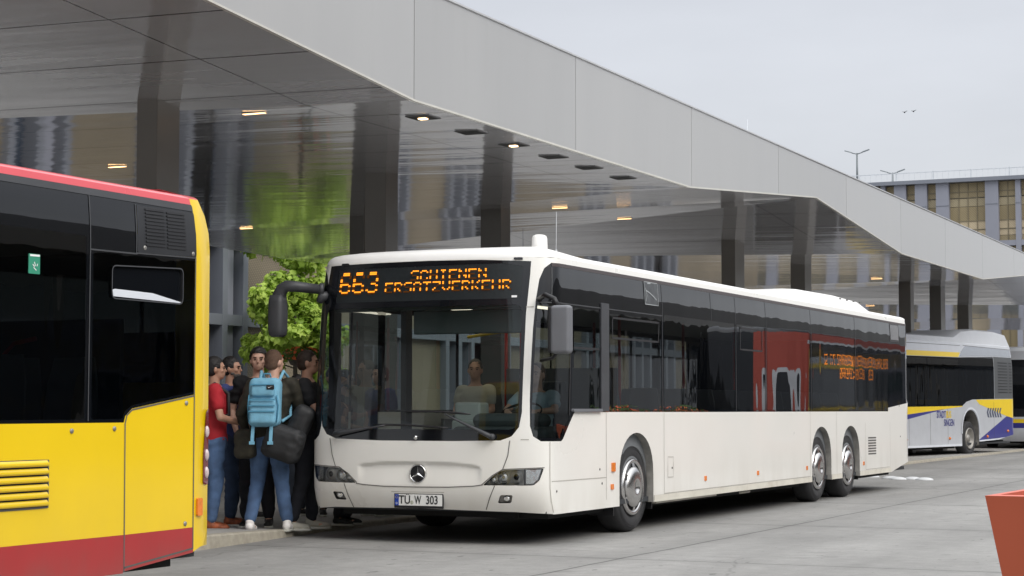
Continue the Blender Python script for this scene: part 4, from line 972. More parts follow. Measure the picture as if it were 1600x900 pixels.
# ------------------------------------------------------------------ canopy
XN, XF = -9.30, -24.0
near = []; far = []
for k in range(-2, 3):
    o = 21.85 * k; near += [(17.5 + o, 4.57), (26.15 + o, 4.57), (32.87 + o, 5.10)]; far += [(16.8 + o, 4.90), (33.0 + o, 5.02)]
A = {}
C_ = empty('bus_station_canopy', (XN, 17.5, 0)); tag(C_, 'long folded canopy with pale grey fascia and glossy dark soffit', 'canopy')
def lp(x, y, z): return (x - XN, y - 17.5, z)
tris = []
for k in range(-2, 3):
    o = 21.85 * k
    a, b, p, a2 = (17.5 + o, 4.57), (26.15 + o, 4.57), (32.87 + o, 5.10), (17.5 + o + 21.85, 4.57)
    f, g_, f2 = (16.8 + o, 4.90), (33.0 + o, 5.02), (16.8 + o + 21.85, 4.90)
    Nn = lambda q: (XN - .02, q[0], q[1]); Ff = lambda q: (XF, q[0], q[1])
    tris += [(Nn(a), Nn(b), Ff(f)), (Nn(b), Nn(p), Ff(g_)), (Nn(b), Ff(g_), Ff(f)), (Nn(p), Nn(a2), Ff(f2)), (Nn(p), Ff(f2), Ff(g_))]
for grp in range(0, len(tris), 1):
    t3 = tris[grp]; m = MB(); m.add([lp(*v) for v in t3], [(0, 1, 2)]); m.build('soffit_facet', M['soffit'], C_, fix=False)
def soffit_z(x, y):
    for t3 in tris:
        (x0, y0, z0), (x1, y1, z1), (x2, y2, z2) = t3; d = (y1 - y2) * (x0 - x2) + (x2 - x1) * (y0 - y2)
        a = ((y1 - y2) * (x - x2) + (x2 - x1) * (y - y2)) / d; b = ((y2 - y0) * (x - x2) + (x0 - x2) * (y - y2)) / d; c = 1 - a - b
        if min(a, b, c) > -1e-4: return a * z0 + b * z1 + c * z2
    return 4.6
def edge_z(y):
    for (y0, z0), (y1, z1) in zip(near, near[1:]):
        if y0 <= y <= y1: return z0 + (z1 - z0) * (y - y0) / (y1 - y0)
    return 4.57
topz = lambda y: 5.79 - .0035 * (y - 18)
seams = [17.5 + 4.365 * k for k in range(-7, 15)]
for y0, y1 in zip(seams, seams[1:]):
    pts = [y0 + .006] + [n_[0] for n_ in near if y0 + .05 < n_[0] < y1 - .05] + [y1 - .006]
    poly = [lp(XN, y, edge_z(y)) for y in pts] + [lp(XN, y, topz(y)) for y in reversed(pts)]
    m = MB(); m.prism(poly, (-.05, 0, 0)); m.build('fascia_panel', M['fascia'], C_)
pts = [n_ for n_ in near if seams[0] < n_[0] < seams[-1]]
bk = [lp(XN - .03, y, edge_z(y) + .02) for y in [seams[0]] + [p[0] for p in pts] + [seams[-1]]] + [lp(XN - .03, y, topz(y) - .03) for y in (seams[-1], seams[0])]
m = MB(); m.prism(bk, (-.05, 0, 0)); m.build('fascia_backing', M['fasciaback'], C_)
m = MB(); m.loft([[lp(XN + dx, y, edge_z(y) + dz) for dx, dz in ((.012, -.012), (.012, .008), (-.03, .008), (-.03, -.012))] for y in [seams[0]] + [p[0] for p in pts] + [seams[-1]]], smooth=False); m.build('fascia_lip', M['lip'], C_)
m = MB(); m.loft([[lp(XN + dx, y, topz(y) + dz) for dx, dz in ((.02, .0), (.02, .02), (-.2, .02), (-.2, .0))] for y in (seams[0], 30, seams[-1])], smooth=False); m.build('roof_edge_flashing', M['greytrim'], C_)
m = MB(); y0, y1 = seams[0], seams[-1]
m.add([lp(XN - .02, y0, 5.7), lp(XN - .02, y1, 5.55), lp(XF, y1, 5.55), lp(XF, y0, 5.7)], [(0, 1, 2, 3)]); m.build('roof_deck', M['fasciaback'], C_)
fp = [n_ for n_ in far if y0 < n_[0] < y1]
m = MB(); m.prism([lp(XF, y, z) for y, z in [(y0, 4.95)] + fp + [(y1, 4.95)]] + [lp(XF, y1, 5.6), lp(XF, y0, 5.7)], (-.06, 0, 0)); m.build('rear_fascia', M['fascia'], C_)
cols = [(-12.22, 17.02, .27, .42), (-12.98, 23.45, .34, .36), (-17.0, 30.0, .30, .42), (-14.4, 30.2, .40, .40), (-12.4, 37.5, .30, .62), (-12.4, 42.5, .34, .55), (-12.5, 53.4, .34, .42), (-12.4, 57.0, .34, .62), (-12.5, 61.5, .36, .6), (-12.4, -4.5, .3, .42), (-16, 6, .3, .42), (-12.3, 9.0, .3, .42)]
for x, y, wx, wy in cols:
    z1 = soffit_z(x, y) + .03; m = MB(); m.b2(-wx / 2, wx / 2, -wy / 2, wy / 2, 0, z1); m.build('column', M['column'], C_, .008, loc=lp(x, y, .0))
strips = [(-11.45, 17.75), (-16.2, 21.6), (-21.2, 32.6), (-13.5, 31.0), (-13.6, 34.4), (-17.9, 31.6), (-11.9, 47.6), (-12.5, 52.0), (-15.6, 61.5)]
for x, y in strips:
    z = soffit_z(x, y); e = empty('light_strip', lp(x, y, z)); e.parent = C_
    MB().box((0, 0, -.006), (.30, .07, .012)).build('strip_housing', M['greytrim'], e); MB().box((0, 0, -.014), (.28, .05, .006)).build('strip_diffuser', M['strip'], e)
for i, (x, y) in enumerate(((-9.78, 18.62), (-9.79, 19.87), (-9.79, 21.05), (-9.79, 22.28), (-9.80, 23.50), (-9.80, 24.75))):
    z = soffit_z(x, y); e = empty('downlight', lp(x, y, z)); e.parent = C_
    MB().b2(-.15, .15, -.15, .15, -.012, .0).build('downlight_frame', M['fasciaback'], e); MB().b2(-.13, .13, -.13, .13, -.016, -.011).build('downlight_recess', M['dark'], e)
    if i in (0, 2): MB().box((0, 0, -.022), (.09, .07, .012)).build('downlight_lamp', M['spot'], e)
m = MB(); m.tube([(0, 0, 0), (0, 0, .25)], .02, 6); m.tube([(0, 0, .25), (0, 0, 1.15)], .006, 6); mo = m.build('roof_mast', M['railing'], C_, loc=lp(-11, 34.2, 5.65))

# ------------------------------------------------------------------ facade building behind the platform (x = -30)
FB = empty('glazed_building', (-30, 44, 0)); tag(FB, 'long grey framed building with dark windows and golden screens, behind the maple', 'building')
def fb(x0, x1, y0, y1, z0, z1): return MB().b2(x0 + 30, x1 + 30, y0 - 44, y1 - 44, z0, z1)
fb(-42, -30.6, 0, 95, 0, 6.1).build('wall', M['frame'], FB)
for z0, z1 in ((-.05, .3), (3.68, 3.99), (6.05, 6.4)): fb(-30.5, -30.0, 0, 95, z0, z1).build('floor_band', M['frame'], FB)
y = 0.; k = 0
cyc = [('w', 2.1), ('m', 7.6), ('w', 2.1), ('m', 3.2), ('w', 3.0)]
y = 46.12 - 7.6 * 0 - 2.1 - (2.1 + 7.6 + 2.1 + 3.2 + 3.0) * 2 - 0.0
while y < 92:
    kind, ln = cyc[k % 5]; k += 1
    if y > 0:
        for z0, z1 in ((.3, 3.68), (3.99, 6.05)):
            if kind == 'm':
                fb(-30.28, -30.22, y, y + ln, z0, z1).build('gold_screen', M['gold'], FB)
            else:
                fb(-30.5, -30.46, y, y + ln, z0, z1).build('window', M['bluewin'], FB)
        if kind == 'w':
            n = max(1, int(ln / 1.0))
            for j in range(n + 1):
                yy = y + ln * j / n; fb(-30.46, -29.99, yy - .13, yy + .13, 0, 6.05).build('mullion', M['frame'], FB)
            yy = y + ln * .75; fb(-30.46, -30.2, yy - .15, yy + .2, 0, 6.05).build('mullion', M['frame2'], FB)
    y += ln

# ------------------------------------------------------------------ multi storey car park (y = 100)
G = empty('car_park', (-20, 100, 0)); tag(G, 'multi storey car park with blue grey panels and golden mesh bays', 'building')
def gb(x0, x1, y0, y1, z0, z1): return MB().b2(x0 + 20, x1 + 20, y0 - 100, y1 - 100, z0, z1)
gb(-60, -9, 101, 130, 0, 13.2).build('wall', M['frame2'], G)
gb(-60, -9, 99.8, 130, 13.25, 13.45).build('roof_slab', M['frame'], G)
piers = [(-24.72, -24.48), (-24.0, -23.36), (-22.88, -22.24), (-21.76, -21.08), (-19.18, -18.5), (-17.62, -17.35)]
xx = -17.35
while xx < -12: 
    xx += random.choice((2.2, 1.0, 1.1)); piers.append((xx, xx + .65)); xx += .65
xx = -24.72
while xx > -58:
    xx -= random.choice((.9, 1.1, 2.4)); piers.append((xx - .6, xx)); xx -= .6
piers.sort()
for a, b in piers:
    gb(a, b, 100.0, 101.1, 0, 13.25).build('pier', M['frame2'], G)
    gb(a - .01, b + .01, 99.98, 100.02, 12.02, 12.05).build('pier_joint', M['frame'], G)
for z in (9.95, 6.7, 3.4): gb(-60, -9, 100.02, 100.9, z - .14, z + .14).build('floor_band', M['frame2'], G)
for (a, b), (c, d) in zip(piers, piers[1:]):
    if c - b < .1: continue
    e = empty('mesh_bay', (b + 20, 0, 0)); e.parent = G
    def mb_(z0, z1, mt, dy=0.): MB().b2(0, c - b, .35 + dy, .38 + dy, z0, z1).build('golden_mesh', M[mt], e)
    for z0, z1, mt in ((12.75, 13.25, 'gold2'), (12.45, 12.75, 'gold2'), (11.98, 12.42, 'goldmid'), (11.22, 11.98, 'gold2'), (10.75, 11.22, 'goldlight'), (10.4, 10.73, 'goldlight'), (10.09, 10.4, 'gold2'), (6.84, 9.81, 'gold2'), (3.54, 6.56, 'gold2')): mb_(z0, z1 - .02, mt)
    q = MB(); n = max(1, round((c - b) / .48))
    for j in range(1, n): q.b2((c - b) * j / n - .018, (c - b) * j / n + .018, .30, .35, 3.5, 13.25)
    for z in (12.45, 11.2, 10.74, 12.75): q.b2(0, c - b, .31, .345, z - .02, z + .02)
    q.build('bay_lattice', M['goldframe'], e)
    MB().b2(0, c - b, .4, .45, 2.2, 3.2).build('shop_window', M['greenwin'], e)
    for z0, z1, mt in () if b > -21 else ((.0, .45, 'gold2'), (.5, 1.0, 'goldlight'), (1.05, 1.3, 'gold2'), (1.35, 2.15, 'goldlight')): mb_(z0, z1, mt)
r = MB()
for j in range(0, 165): r.b2(-39.9 + j * .3 - .006, -39.9 + j * .3 + .006, .55, .57, 13.4, 13.95)
r.b2(-40, 9.5, .54, .58, 13.93, 13.97); r.b2(-40, 9.5, .54, .58, 13.5, 13.53)
for j in range(0, 25): r.b2(-40 + j * 2. - .03, -40 + j * 2. + .03, .53, .59, 13.4, 14.0)
r.build('roof_railing', M['railing'], G)
for i, (x, y, h, w) in enumerate(((-26.9, 103.5, 2.15, 1.0), (-25.5, 106., 1.25, 1.0))):
    P_ = empty('roof_lamp', (x, y, 13.45 if i == 0 else 13.45))
    tag(P_, ('taller twin armed lamp post on the car park roof' if i == 0 else 'shorter twin armed lamp post on the car park roof, nearer the right'), 'street lamp', 'lamps on the car park roof')
    MB().tube([(0, 0, 0), (0, 0, h)], [.07, .045], 8).build('pole', M['lampgrey'], P_)
    for s in (1, -1):
        a = MB(); a.tube([(0, 0, h - .06), (s * .30, 0, h + .02)], .03, 6); a.build('arm', M['lampgrey'], P_)
        a = MB(); a.loft([[(s * (.28 + u * .42), dy, h + .01 + u * .13 + dz) for dy, dz in ((-.09 * k, 0), (.09 * k, 0), (.07 * k, .05), (-.07 * k, .05))] for u, k in ((0, .5), (.3, 1), (1, .8))], smooth=False); a.build('lamp_head', M['lampgrey'], P_)
    if i == 0:
        a = MB(); a.box((.18, 0, .32), (.22, .12, .10)); a.box((-.18, 0, .36), (.22, .12, .10)); a.tube([(-.2, 0, .28), (.2, 0, .28)], .02, 6); a.build('floodlight', M['greytrim'], P_)

# ------------------------------------------------------------------ trees
def make_tree(name, loc, h, cr, seed, leafmat, label, group=None, dens=1., ls=.085):
    rnd = random.Random(seed); T = empty(name, loc); tag(T, label, 'tree', group)
    tr = MB(); tr.tube([(0, 0, 0), (.03, .02, h * .3), (-.02, .05, h * .6), (.03, 0, h * .92)], [.085, .07, .045, .015], 8)
    cl = []
    for i in range(26):
        zz = h * rnd.uniform(.33, .95); a = rnd.uniform(0, 2 * pi); r = cr * rnd.uniform(.45, 1.) * (1.05 - .55 * abs(zz / h - .52) * 2 * .8)
        p = Vector((cos(a) * r, sin(a) * r, zz + .1)); b = Vector((0, .03, zz - r * .35)); mid = (p + b) / 2 + Vector((0, 0, -.06))
        tr.tube([b, mid, p], [.022, .015, .006], 5); cl += [(p, .34 * cr), (mid, .25 * cr)]
        for j in range(2):
            q = p + Vector((rnd.uniform(-1, 1), rnd.uniform(-1, 1), rnd.uniform(-.7, .7))) * .35 * cr; tr.tube([mid, q], [.009, .004], 4); cl.append((q, .24 * cr))
    for i in range(7): cl.append((Vector((rnd.uniform(-.3, .3) * cr, rnd.uniform(-.3, .3) * cr, h * rnd.uniform(.5, 1.02))), .3 * cr))
    tr.build('trunk', M['bark'], T)
    vs = []; fs = []
    for c, r in cl:
        for i in range(int(150 * dens)):
            v = Vector((rnd.gauss(0, 1), rnd.gauss(0, 1), rnd.gauss(0, .75))); v = v.normalized() * r * rnd.random() ** .45; p = c + v
            n = (v.normalized() * .7 + Vector((rnd.uniform(-1, 1), rnd.uniform(-1, 1), rnd.uniform(.0, 1.3)))).normalized(); u = n.cross(Vector((rnd.uniform(-1, 1), rnd.uniform(-1, 1), .3))).normalized(); w = n.cross(u); s = ls * rnd.uniform(.6, 1.25)
            k = len(vs); d = n * s * .25
            vs += [p - u * s, p - u * .35 * s - w * .55 * s + d, p + u * .2 * s - w * .8 * s, p + u * .45 * s - w * .25 * s + d, p + u * s * 1.1, p + u * .45 * s + w * .25 * s + d, p + u * .2 * s + w * .8 * s, p - u * .35 * s + w * .55 * s + d]
            fs.append(tuple(range(k, k + 8)))
    me = bpy.data.meshes.new('crown'); me.from_pydata([tuple(v) for v in vs], [], fs); me.materials.append(leafmat); o = bpy.data.objects.new('crown', me); COL.objects.link(o); o.parent = T
    return T
make_tree('maple_tree', (-28.2, 45.9, .0), 6.3, 1.3, 3, M['leaf'], 'fresh green young maple in full leaf behind the left mirror of the white bus', None, .62, .125)
make_tree('maple_tree', (-28.0, 27.0, .0), 5.2, 1.7, 5, M['leaf2'], 'green maple beyond the left edge, mirrored in the canopy soffit', 'maples mirrored in the soffit', .8, .11)
make_tree('maple_tree', (-27.5, 23.4, .0), 5.2, 1.7, 6, M['leaf2'], 'green maple beyond the left edge, mirrored in the canopy soffit', 'maples mirrored in the soffit', .8, .11)
make_tree('maple_tree', (-27, 19.2, .0), 5.2, 1.8, 8, M['leaf2'], 'green maple beyond the left edge, mirrored in the canopy soffit', 'maples mirrored in the soffit', .8, .11)
def flowers(parent, c, r, n, seed, m='flower', s=.035):
    rnd = random.Random(seed); mb = MB(); lf = MB()
    for i in range(n):
        v = Vector((rnd.gauss(0, 1), rnd.gauss(0, 1), abs(rnd.gauss(0, 1)))).normalized(); p = Vector(c) + Vector((v.x * r[0], v.y * r[1], v.z * r[2])) * rnd.uniform(.7, 1.05)
        k = mb if rnd.random() < .45 else lf; q = s * rnd.uniform(.6, 1.4); u = v.orthogonal().normalized() * q; w = v.cross(u).normalized() * q
        k.add([p - u, p - w + v * q * .5, p + u, p + w + v * q * .5], [(0, 1, 2), (0, 2, 3)])
    mb.build('blossom', M[m], parent, fix=False); lf.build('foliage', M['leaf2'], parent, fix=False)
F_ = empty('flower_basket', (-21.3, 35.0, 0)); tag(F_, 'basket of orange red flowers on a post in front of the maple tree', 'flower basket')
MB().tube([(0, 0, 0), (0, 0, 2.3)], .03, 8).build('post', M['lampgrey'], F_); MB().lathe([(0, .12), (.06, .26), (.2, .34)], (0, 0, 2.2), 'Z', 16).build('basket', M['bark'], F_)
flowers(F_, (0, 0, 2.38), (.52, .52, .24), 420, 4, s=.05)

# ------------------------------------------------------------------ planters on the camera's side
def planter(loc, label, rz=0., h=1.07, top=1.15, bot=.72, plants='flowers', seed=1, group=None, sq=1.):
    P_ = empty('planter', loc, rz); tag(P_, label, 'planter', group)
    a, b = top / 2, bot / 2; o = MB()
    o.add([(-b, -b * sq, 0), (b, -b * sq, 0), (b, b * sq, 0), (-b, b * sq, 0), (-a, -a * sq, h), (a, -a * sq, h), (a, a * sq, h), (-a, a * sq, h)], [(0, 1, 5, 4), (1, 2, 6, 5), (2, 3, 7, 6), (3, 0, 4, 7), (3, 2, 1, 0)])
    o.build('trough', M['redplanter'], P_)
    i = a - .035; r = MB(); r.add([(-a, -a * sq, h), (a, -a * sq, h), (a, a * sq, h), (-a, a * sq, h), (-i, -i * sq, h + .002), (i, -i * sq, h + .002), (i, i * sq, h + .002), (-i, i * sq, h + .002), (-i, -i * sq, h - .16), (i, -i * sq, h - .16), (i, i * sq, h - .16), (-i, i * sq, h - .16)],
        [(0, 1, 5, 4), (1, 2, 6, 5), (2, 3, 7, 6), (3, 0, 4, 7), (4, 5, 9, 8), (5, 6, 10, 9), (6, 7, 11, 10), (7, 4, 8, 11)]); r.build('rim', M['planterrim'], P_)
    s = MB(); s.b2(-i + .01, i - .01, -(i - .01) * sq, (i - .01) * sq, h - .2, h - .12); s.build('soil', M['soil'], P_)
    if plants == 'flowers': flowers(P_, (0, 0, h - .05), (a * .9, a * sq * .9, .42), 500, seed, s=.045)
    else:
        rnd = random.Random(seed); lf = MB()
        for k in range(90):
            p = Vector((rnd.uniform(-.42, .45), rnd.uniform(-.42, .42), h - .10 + rnd.uniform(0, .10))); d = Vector((rnd.uniform(-1, 1), rnd.uniform(-1, 1), rnd.uniform(.0, .9))).normalized(); u = d.cross(Vector((0, 0, 1))).normalized() * .035; ln = rnd.uniform(.07, .15)
            lf.add([p, p + d * ln * .5 + u, p + d * ln, p + d * ln * .5 - u], [(0, 1, 2), (0, 2, 3)])
        lf.build('withered_leaves', M['deadleaf'], P_, fix=False)
    return P_
planter((-.552, 6.02, 0), 'rust red tapered planter with withered wine red leaves at the right edge', radians(-3), 1.068, 1.0, .66, 'leaves', 3)
for j, y in enumerate((33.5, 37., 41.)): planter((-1.3, y, 0), 'rust red planter with red flowers, mirrored in the windows of the white bus', 0, 1.0, 1.6, 1.2, 'flowers', 10 + j, 'flower planters mirrored in the windows', 1.)

# ------------------------------------------------------------------ what stands across the roadway (seen in reflections)
def make_red_bus():
    S = Surf(L=13, W=2.55, ztop=2.95); T = S.T
    B = empty('red_bus', (-2.0, 39.4, 0)); tag(B, 'red bus with amber side display, mirrored in the rear windows of the white bus', 'bus'); regs = []
    for tc in (4.0, 10.): regs += [('opening', None, 0, arch_poly(tc), None), ('opening', None, 0, mir(arch_poly(tc)), None)]
    regs.append(('door_window', M['bglass_screen'], .0, mir(rect(.50, .98, .7, 2.10, .15)), None)); regs.append(('door_frame', M['greytrim'], .002, mir(rect(.40, 1.08, .6, 2.2, .2)), None))
    regs.append(('window_band', M['bglass_screen'], .0, mir(rect(1.65, 12.8, .5, 2.75, .1)), None)); regs.append(('roof_trim', M['greytrim'], .001, [(-T + 1, 2.72), (-1.2, 2.72), (-1.2, 2.80), (-T + 1, 2.80)], None))
    regs.append(('windscreen', M['bglass_screen'], .0, [(-.12, .2), (1.6, .2), (1.6, 3.1), (-.12, 3.1)], None))
    panels(S, B, regs, M['redwall'], .3, 3.0); roof(S, B, M['charcoal'], 3.0, 1.)
    a = MB(); ribbon(a, S, mir([(1.55, .4), (1.55, 2.6)]), .08, .01); a.build('door_edge', M['bandyellow'], B)
    br = MB(); dm = MB()
    led_text(S, br, dm, 'SCHIENENERSATZ', -8.2, 2.52, .062, .035, 6, (0, 1, 2, 3, 4, 5, 6)); led_text(S, br, dm, 'VERKEHR', -6.5, 2.22, .062, .035, 6, (0, 1, 2, 3, 4, 5, 6))
    br.build('side_display', M['led2'], B, fix=False)
    for tc, y in ((4.0, 2.9), (10., 8.9)):
        for s in (1, -1): arch_liner(S, B, tc, .5, 1.06, .3, M['arch'], s); wheel(B, s * 1.25, y, s, cover=False)
    u = MB(); u.b2(-1.1, 1.1, .5, 12.5, .24, .36); u.build('underbody', M['under'], B)
M['led2'] = emis('amber_side_led', (1., .30, .04), 1.3)
make_red_bus()
O_ = empty('opposite_canopy', (12, 20, 0)); tag(O_, 'second station canopy across the roadway, behind the camera and out of frame', 'canopy')
MB().b2(0, 14, -38, 110, 4.9, 7.2).build('roof_slab', M['column'], O_); MB().b2(-.1, 0, -38, 110, 4.85, 7.25).build('fascia', M['column'], O_)
MB().b2(10, 10.3, -38, 110, 0, 4.9).build('back_wall', M['bluewin'], O_)
for y in (-30, -18, -6, 6, 18, 30, 42, 54, 70, 86, 102): MB().b2(3, 3.4, y, y + .5, 0, 4.6).build('column', M['column'], O_)
for i, (x, y, z) in enumerate(((-21.5, 92, 15.9), (-20.6, 90, 15.6))):
    o = MB(); o.ball((0, 0, 0), (.04, .10, .035), 8, 6); o.add([(0, -.04, .02), (.13, .02, .08), (.12, .09, .07), (0, .08, .02)], [(0, 1, 2, 3)]); o.add([(0, -.04, .02), (-.13, .02, .05), (-.12, .09, .04), (0, .08, .02)], [(0, 1, 2, 3)])
    tag(o.build('bird', M['birdmat'], None, loc=(x, y, z)), 'tiny dark bird in flight against the pale sky', 'bird', 'birds in the sky')
# ------------------------------------------------------------------ people
def cap(a, b, ra, rb, n=12):
    """tapered capsule as a closed mesh (verts, faces)"""
    a = Vector(a); b = Vector(b); d = b - a
    if d.length < 1e-4: d = Vector((0, 0, 1e-3)); b = a + d
    l = d.length; d.normalize(); u = d.orthogonal().normalized(); w = d.cross(u); rings = []
    for k in range(5):
        t = -pi / 2 + (pi / 2) * k / 4 * .98 + .03; rings.append((a + d * ra * sin(t), ra * cos(t)))
    for k in range(5):
        t = (pi / 2) * k / 4 * .98; rings.append((b + d * rb * sin(t), rb * cos(t)))
    mb = MB(); mb.loft([[c + (u * cos(2 * pi * j / n) + w * sin(2 * pi * j / n)) * r for j in range(n)] for c, r in rings]); return mb
def ell(c, r):
    mb = MB(); mb.ball(tuple(c), tuple(r), 18, 12); return mb
def ringloft(rs, n=20):
    """rs: (cx, cy, cz, rx, ry)"""
    mb = MB(); mb.loft([[(x + a * cos(2 * pi * j / n), y + b * sin(2 * pi * j / n), z) for j in range(n)] for x, y, z, a, b in rs]); return mb
def blob(name, pieces, mt, parent, voxel=.012, smooth=4, wr=0., wf=7., seed=0, cut=None):
    mb = MB()
    for p in pieces: mb.add(p.v, p.f)
    me = bpy.data.meshes.new('t'); me.from_pydata([tuple(v) for v in mb.v], [], mb.f); bm = bmesh.new(); bm.from_mesh(me); bmesh.ops.recalc_face_normals(bm, faces=bm.faces); bm.to_mesh(me); bm.free()
    o = bpy.data.objects.new('t', me); COL.objects.link(o)
    r = o.modifiers.new('r', 'REMESH'); r.mode = 'VOXEL'; r.voxel_size = voxel
    s = o.modifiers.new('s', 'SMOOTH'); s.factor = .5; s.iterations = smooth
    bpy.context.view_layer.update(); m2 = bpy.data.meshes.new_from_object(o.evaluated_get(bpy.context.evaluated_depsgraph_get())); bpy.data.objects.remove(o); bpy.data.meshes.remove(me)
    if wr:
        sd = Vector((seed * 3.1, seed * 1.7, 0))
        for v in m2.vertices:
            p = v.co; q = Vector((p.x * wf, p.y * wf, p.z * wf * 1.7)) + sd
            v.co = p + v.normal * wr * (1 - 2 * abs(noise.noise(q))) * (.6 + noise.noise(p * 3 + sd))
    m2.name = name; m2.polygons.foreach_set('use_smooth', [True] * len(m2.polygons)); m2.materials.clear(); m2.materials.append(mt)
    o = bpy.data.objects.new(name, m2); COL.objects.link(o); o.parent = parent
    return o
def V3(*a): return Vector(a)
def hand(w, d, side, curl=.5, palm_n=V3(0, 0, -1)):
    """w wrist, d direction; returns capsules: palm, five fingers"""
    d = d.normalized(); n = (palm_n - d * palm_n.dot(d)).normalized(); s = d.cross(n).normalized() * side; out = []
    for k in (-1, 0, 1): out.append(cap(w + s * .014 * k, w + d * .085 + s * .024 * k, .016, .013, 8))
    for i, (o, ln) in enumerate(((-.033, .060), (-.011, .078), (.011, .085), (.033, .076))):
        b = w + d * .088 + s * o; m_ = b + (d * cos(curl * .8) + n * sin(curl * .8)) * ln * .5; t = m_ + (d * cos(curl * 1.8) + n * sin(curl * 1.8)) * ln * .5
        out += [cap(b - d * .01, m_, .0095, .0085, 8), cap(m_, t, .0085, .0072, 8)]
    b = w + d * .03 + s * .03; m_ = b + (d * .6 + s * .7 + n * .3).normalized() * .045; out += [cap(b, m_, .013, .010, 8), cap(m_, m_ + (d * .9 + n * .3 + s * .1).normalized() * .032, .010, .008, 8)]
    return out
def person(label, loc, yaw, H=1.78, top='tee_black', legs='trousers', shoes='shoe_black', skin='skin', hair='hair_black', sleeve=.55, group=None,
           lean=(0, 0), head=(0, 0), armL=None, armR=None, legL=None, legR=None, build=1., hairlen=1., seated=False, sole='sole', long_sleeve=False, forearm=None, beard=False, cat='person', q=1.):
    """faces +y in its own space. head=(turn, tilt). arms: (elbow, wrist) and legs: (knee, ankle), metres at H=1.78."""
    P_ = empty('person', loc, yaw); tag(P_, label, cat, group); P_.scale = (H / 1.78,) * 3
    lx, ly = lean; hz = .93 if not seated else .52
    def sp(z): k = (z - .93) / .55; return V3(lx * k, ly * k, z + (hz - .93))
    shL = sp(1.43) + V3(-.185 * build, 0, 0); shR = sp(1.43) + V3(.185 * build, 0, 0); hipL = V3(-.095, 0, hz - .02); hipR = V3(.095, 0, hz - .02)
    armL = [V3(*q) for q in (armL or ((-.24, -.02, 1.15), (-.25, .08, .91)))]; armR = [V3(*q) for q in (armR or ((.24, -.02, 1.15), (.25, .08, .91)))]
    legL = [V3(*q) for q in (legL or ((-.10, .02, .50), (-.11, -.02, .09)))]; legR = [V3(*q) for q in (legR or ((.10, .02, .50), (.11, -.02, .09)))]
    b = build
    tor = [(sp(z).x, sp(z).y, sp(z).z, rx * b, ry * b) for z, rx, ry in ((.84, .12, .10), (.90, .158, .112), (.97, .160, .112), (1.06, .145, .103), (1.16, .148, .105), (1.28, .165, .115), (1.38, .172, .112), (1.44, .150, .092), (1.49, .080, .065))]
    # body ----------------------------------------------------------------
    hc = sp(1.655) + V3(lx * .15, ly * .15 + .015, 0); ht, hl = head; Rm = Matrix.Rotation(ht, 3, 'Z') @ Matrix.Rotation(hl, 3, 'X')
    def hp(x, y, z): return hc + Rm @ V3(x, y, z)
    def hrot(mb, c=None):
        mb.v = [tuple(hc + Rm @ Vector(v)) for v in mb.v]; return mb
    pc = [ringloft(tor), cap(sp(1.44), hc + V3(0, -.012, -.06), .060, .054)]
    pc += [hrot(ell((0, -.008, .015), (.076, .096, .105))), hrot(ell((0, .028, -.052), (.056, .066, .062))), hrot(ell((0, .060, -.082), (.030, .028, .024))), hrot(cap((0, .088, .012), (0, .106, -.022), .009, .013, 8)), hrot(ell((0, .086, -.052), (.024, .014, .007))), hrot(ell((0, .087, -.064), (.022, .013, .007))), hrot(cap((-.035, .083, .030), (.035, .083, .030), .010, .010, 8))]
    for s in (-1, 1): pc += [hrot(ell((s * .079, -.008, -.008), (.010, .020, .032))), hrot(ell((s * .040, .062, -.020), (.022, .020, .018)))]
    arms = []
    for sh, (e, w), s in ((shL, armL, -1), (shR, armR, 1)):
        a = [cap(sh, e, .050 * b, .040), cap(e, w, .040, .027)]; d = (w - e).normalized(); pn = V3(-s * .8, .3, -.5); hd = hand(w, d, s, .6, pn); pc += a + hd
    for hp_, (k, a), s in ((hipL, legL, -1), (hipR, legR, 1)):
        pc += [cap(hp_, k, .085 * b, .055), cap(k, a, .056, .036), cap(a + V3(0, -.02, -.03), a + V3(0, .13, -.055), .035, .028)]
    blob('body', pc, M[skin], P_, .0095 * q, 3)
    # clothes --------------------------------------------------------------
    sh_ = [ringloft([(x, y, z, rx + .016, ry + .018) for x, y, z, rx, ry in tor[1:-1]] + [(sp(1.475).x, sp(1.475).y, sp(1.475).z, .092, .078)])]
    for sh, (e, w), s in ((shL, armL, -1), (shR, armR, 1)):
        sh_.append(cap(sh + V3(-s * .03, 0, .005), sh + (e - sh) * .15, .066 * b, .066 * b))
        if long_sleeve: sh_ += [cap(sh, e, .066 * b, .054), cap(e, e + (w - e) * .93, .054, .038)]
        else: sh_.append(cap(sh, sh + (e - sh) * sleeve, .066 * b, .062 * b))
    blob('jacket' if long_sleeve and top == 'jacket' else 'shirt', sh_, M[top], P_, .014 * q, 3, .014, 7., len(label))
    tr = [ringloft([(sp(z).x, sp(z).y, sp(z).z, rx * b, ry * b) for z, rx, ry in ((.82, .13, .11), (.88, .172, .128), (.95, .170, .124), (1.0, .158, .114))])]
    for hp_, (k, a), s in ((hipL, legL, -1), (hipR, legR, 1)):
        m_ = (k + a) / 2; tr += [cap(hp_ + V3(0, 0, -.02), k, .100 * b, .074), cap(k, m_, .073, .066), cap(m_, a + V3(0, 0, .045), .066, .060)]
    blob('trousers', tr, M[legs], P_, .014 * q, 3, .015, 7., len(label) + 3)
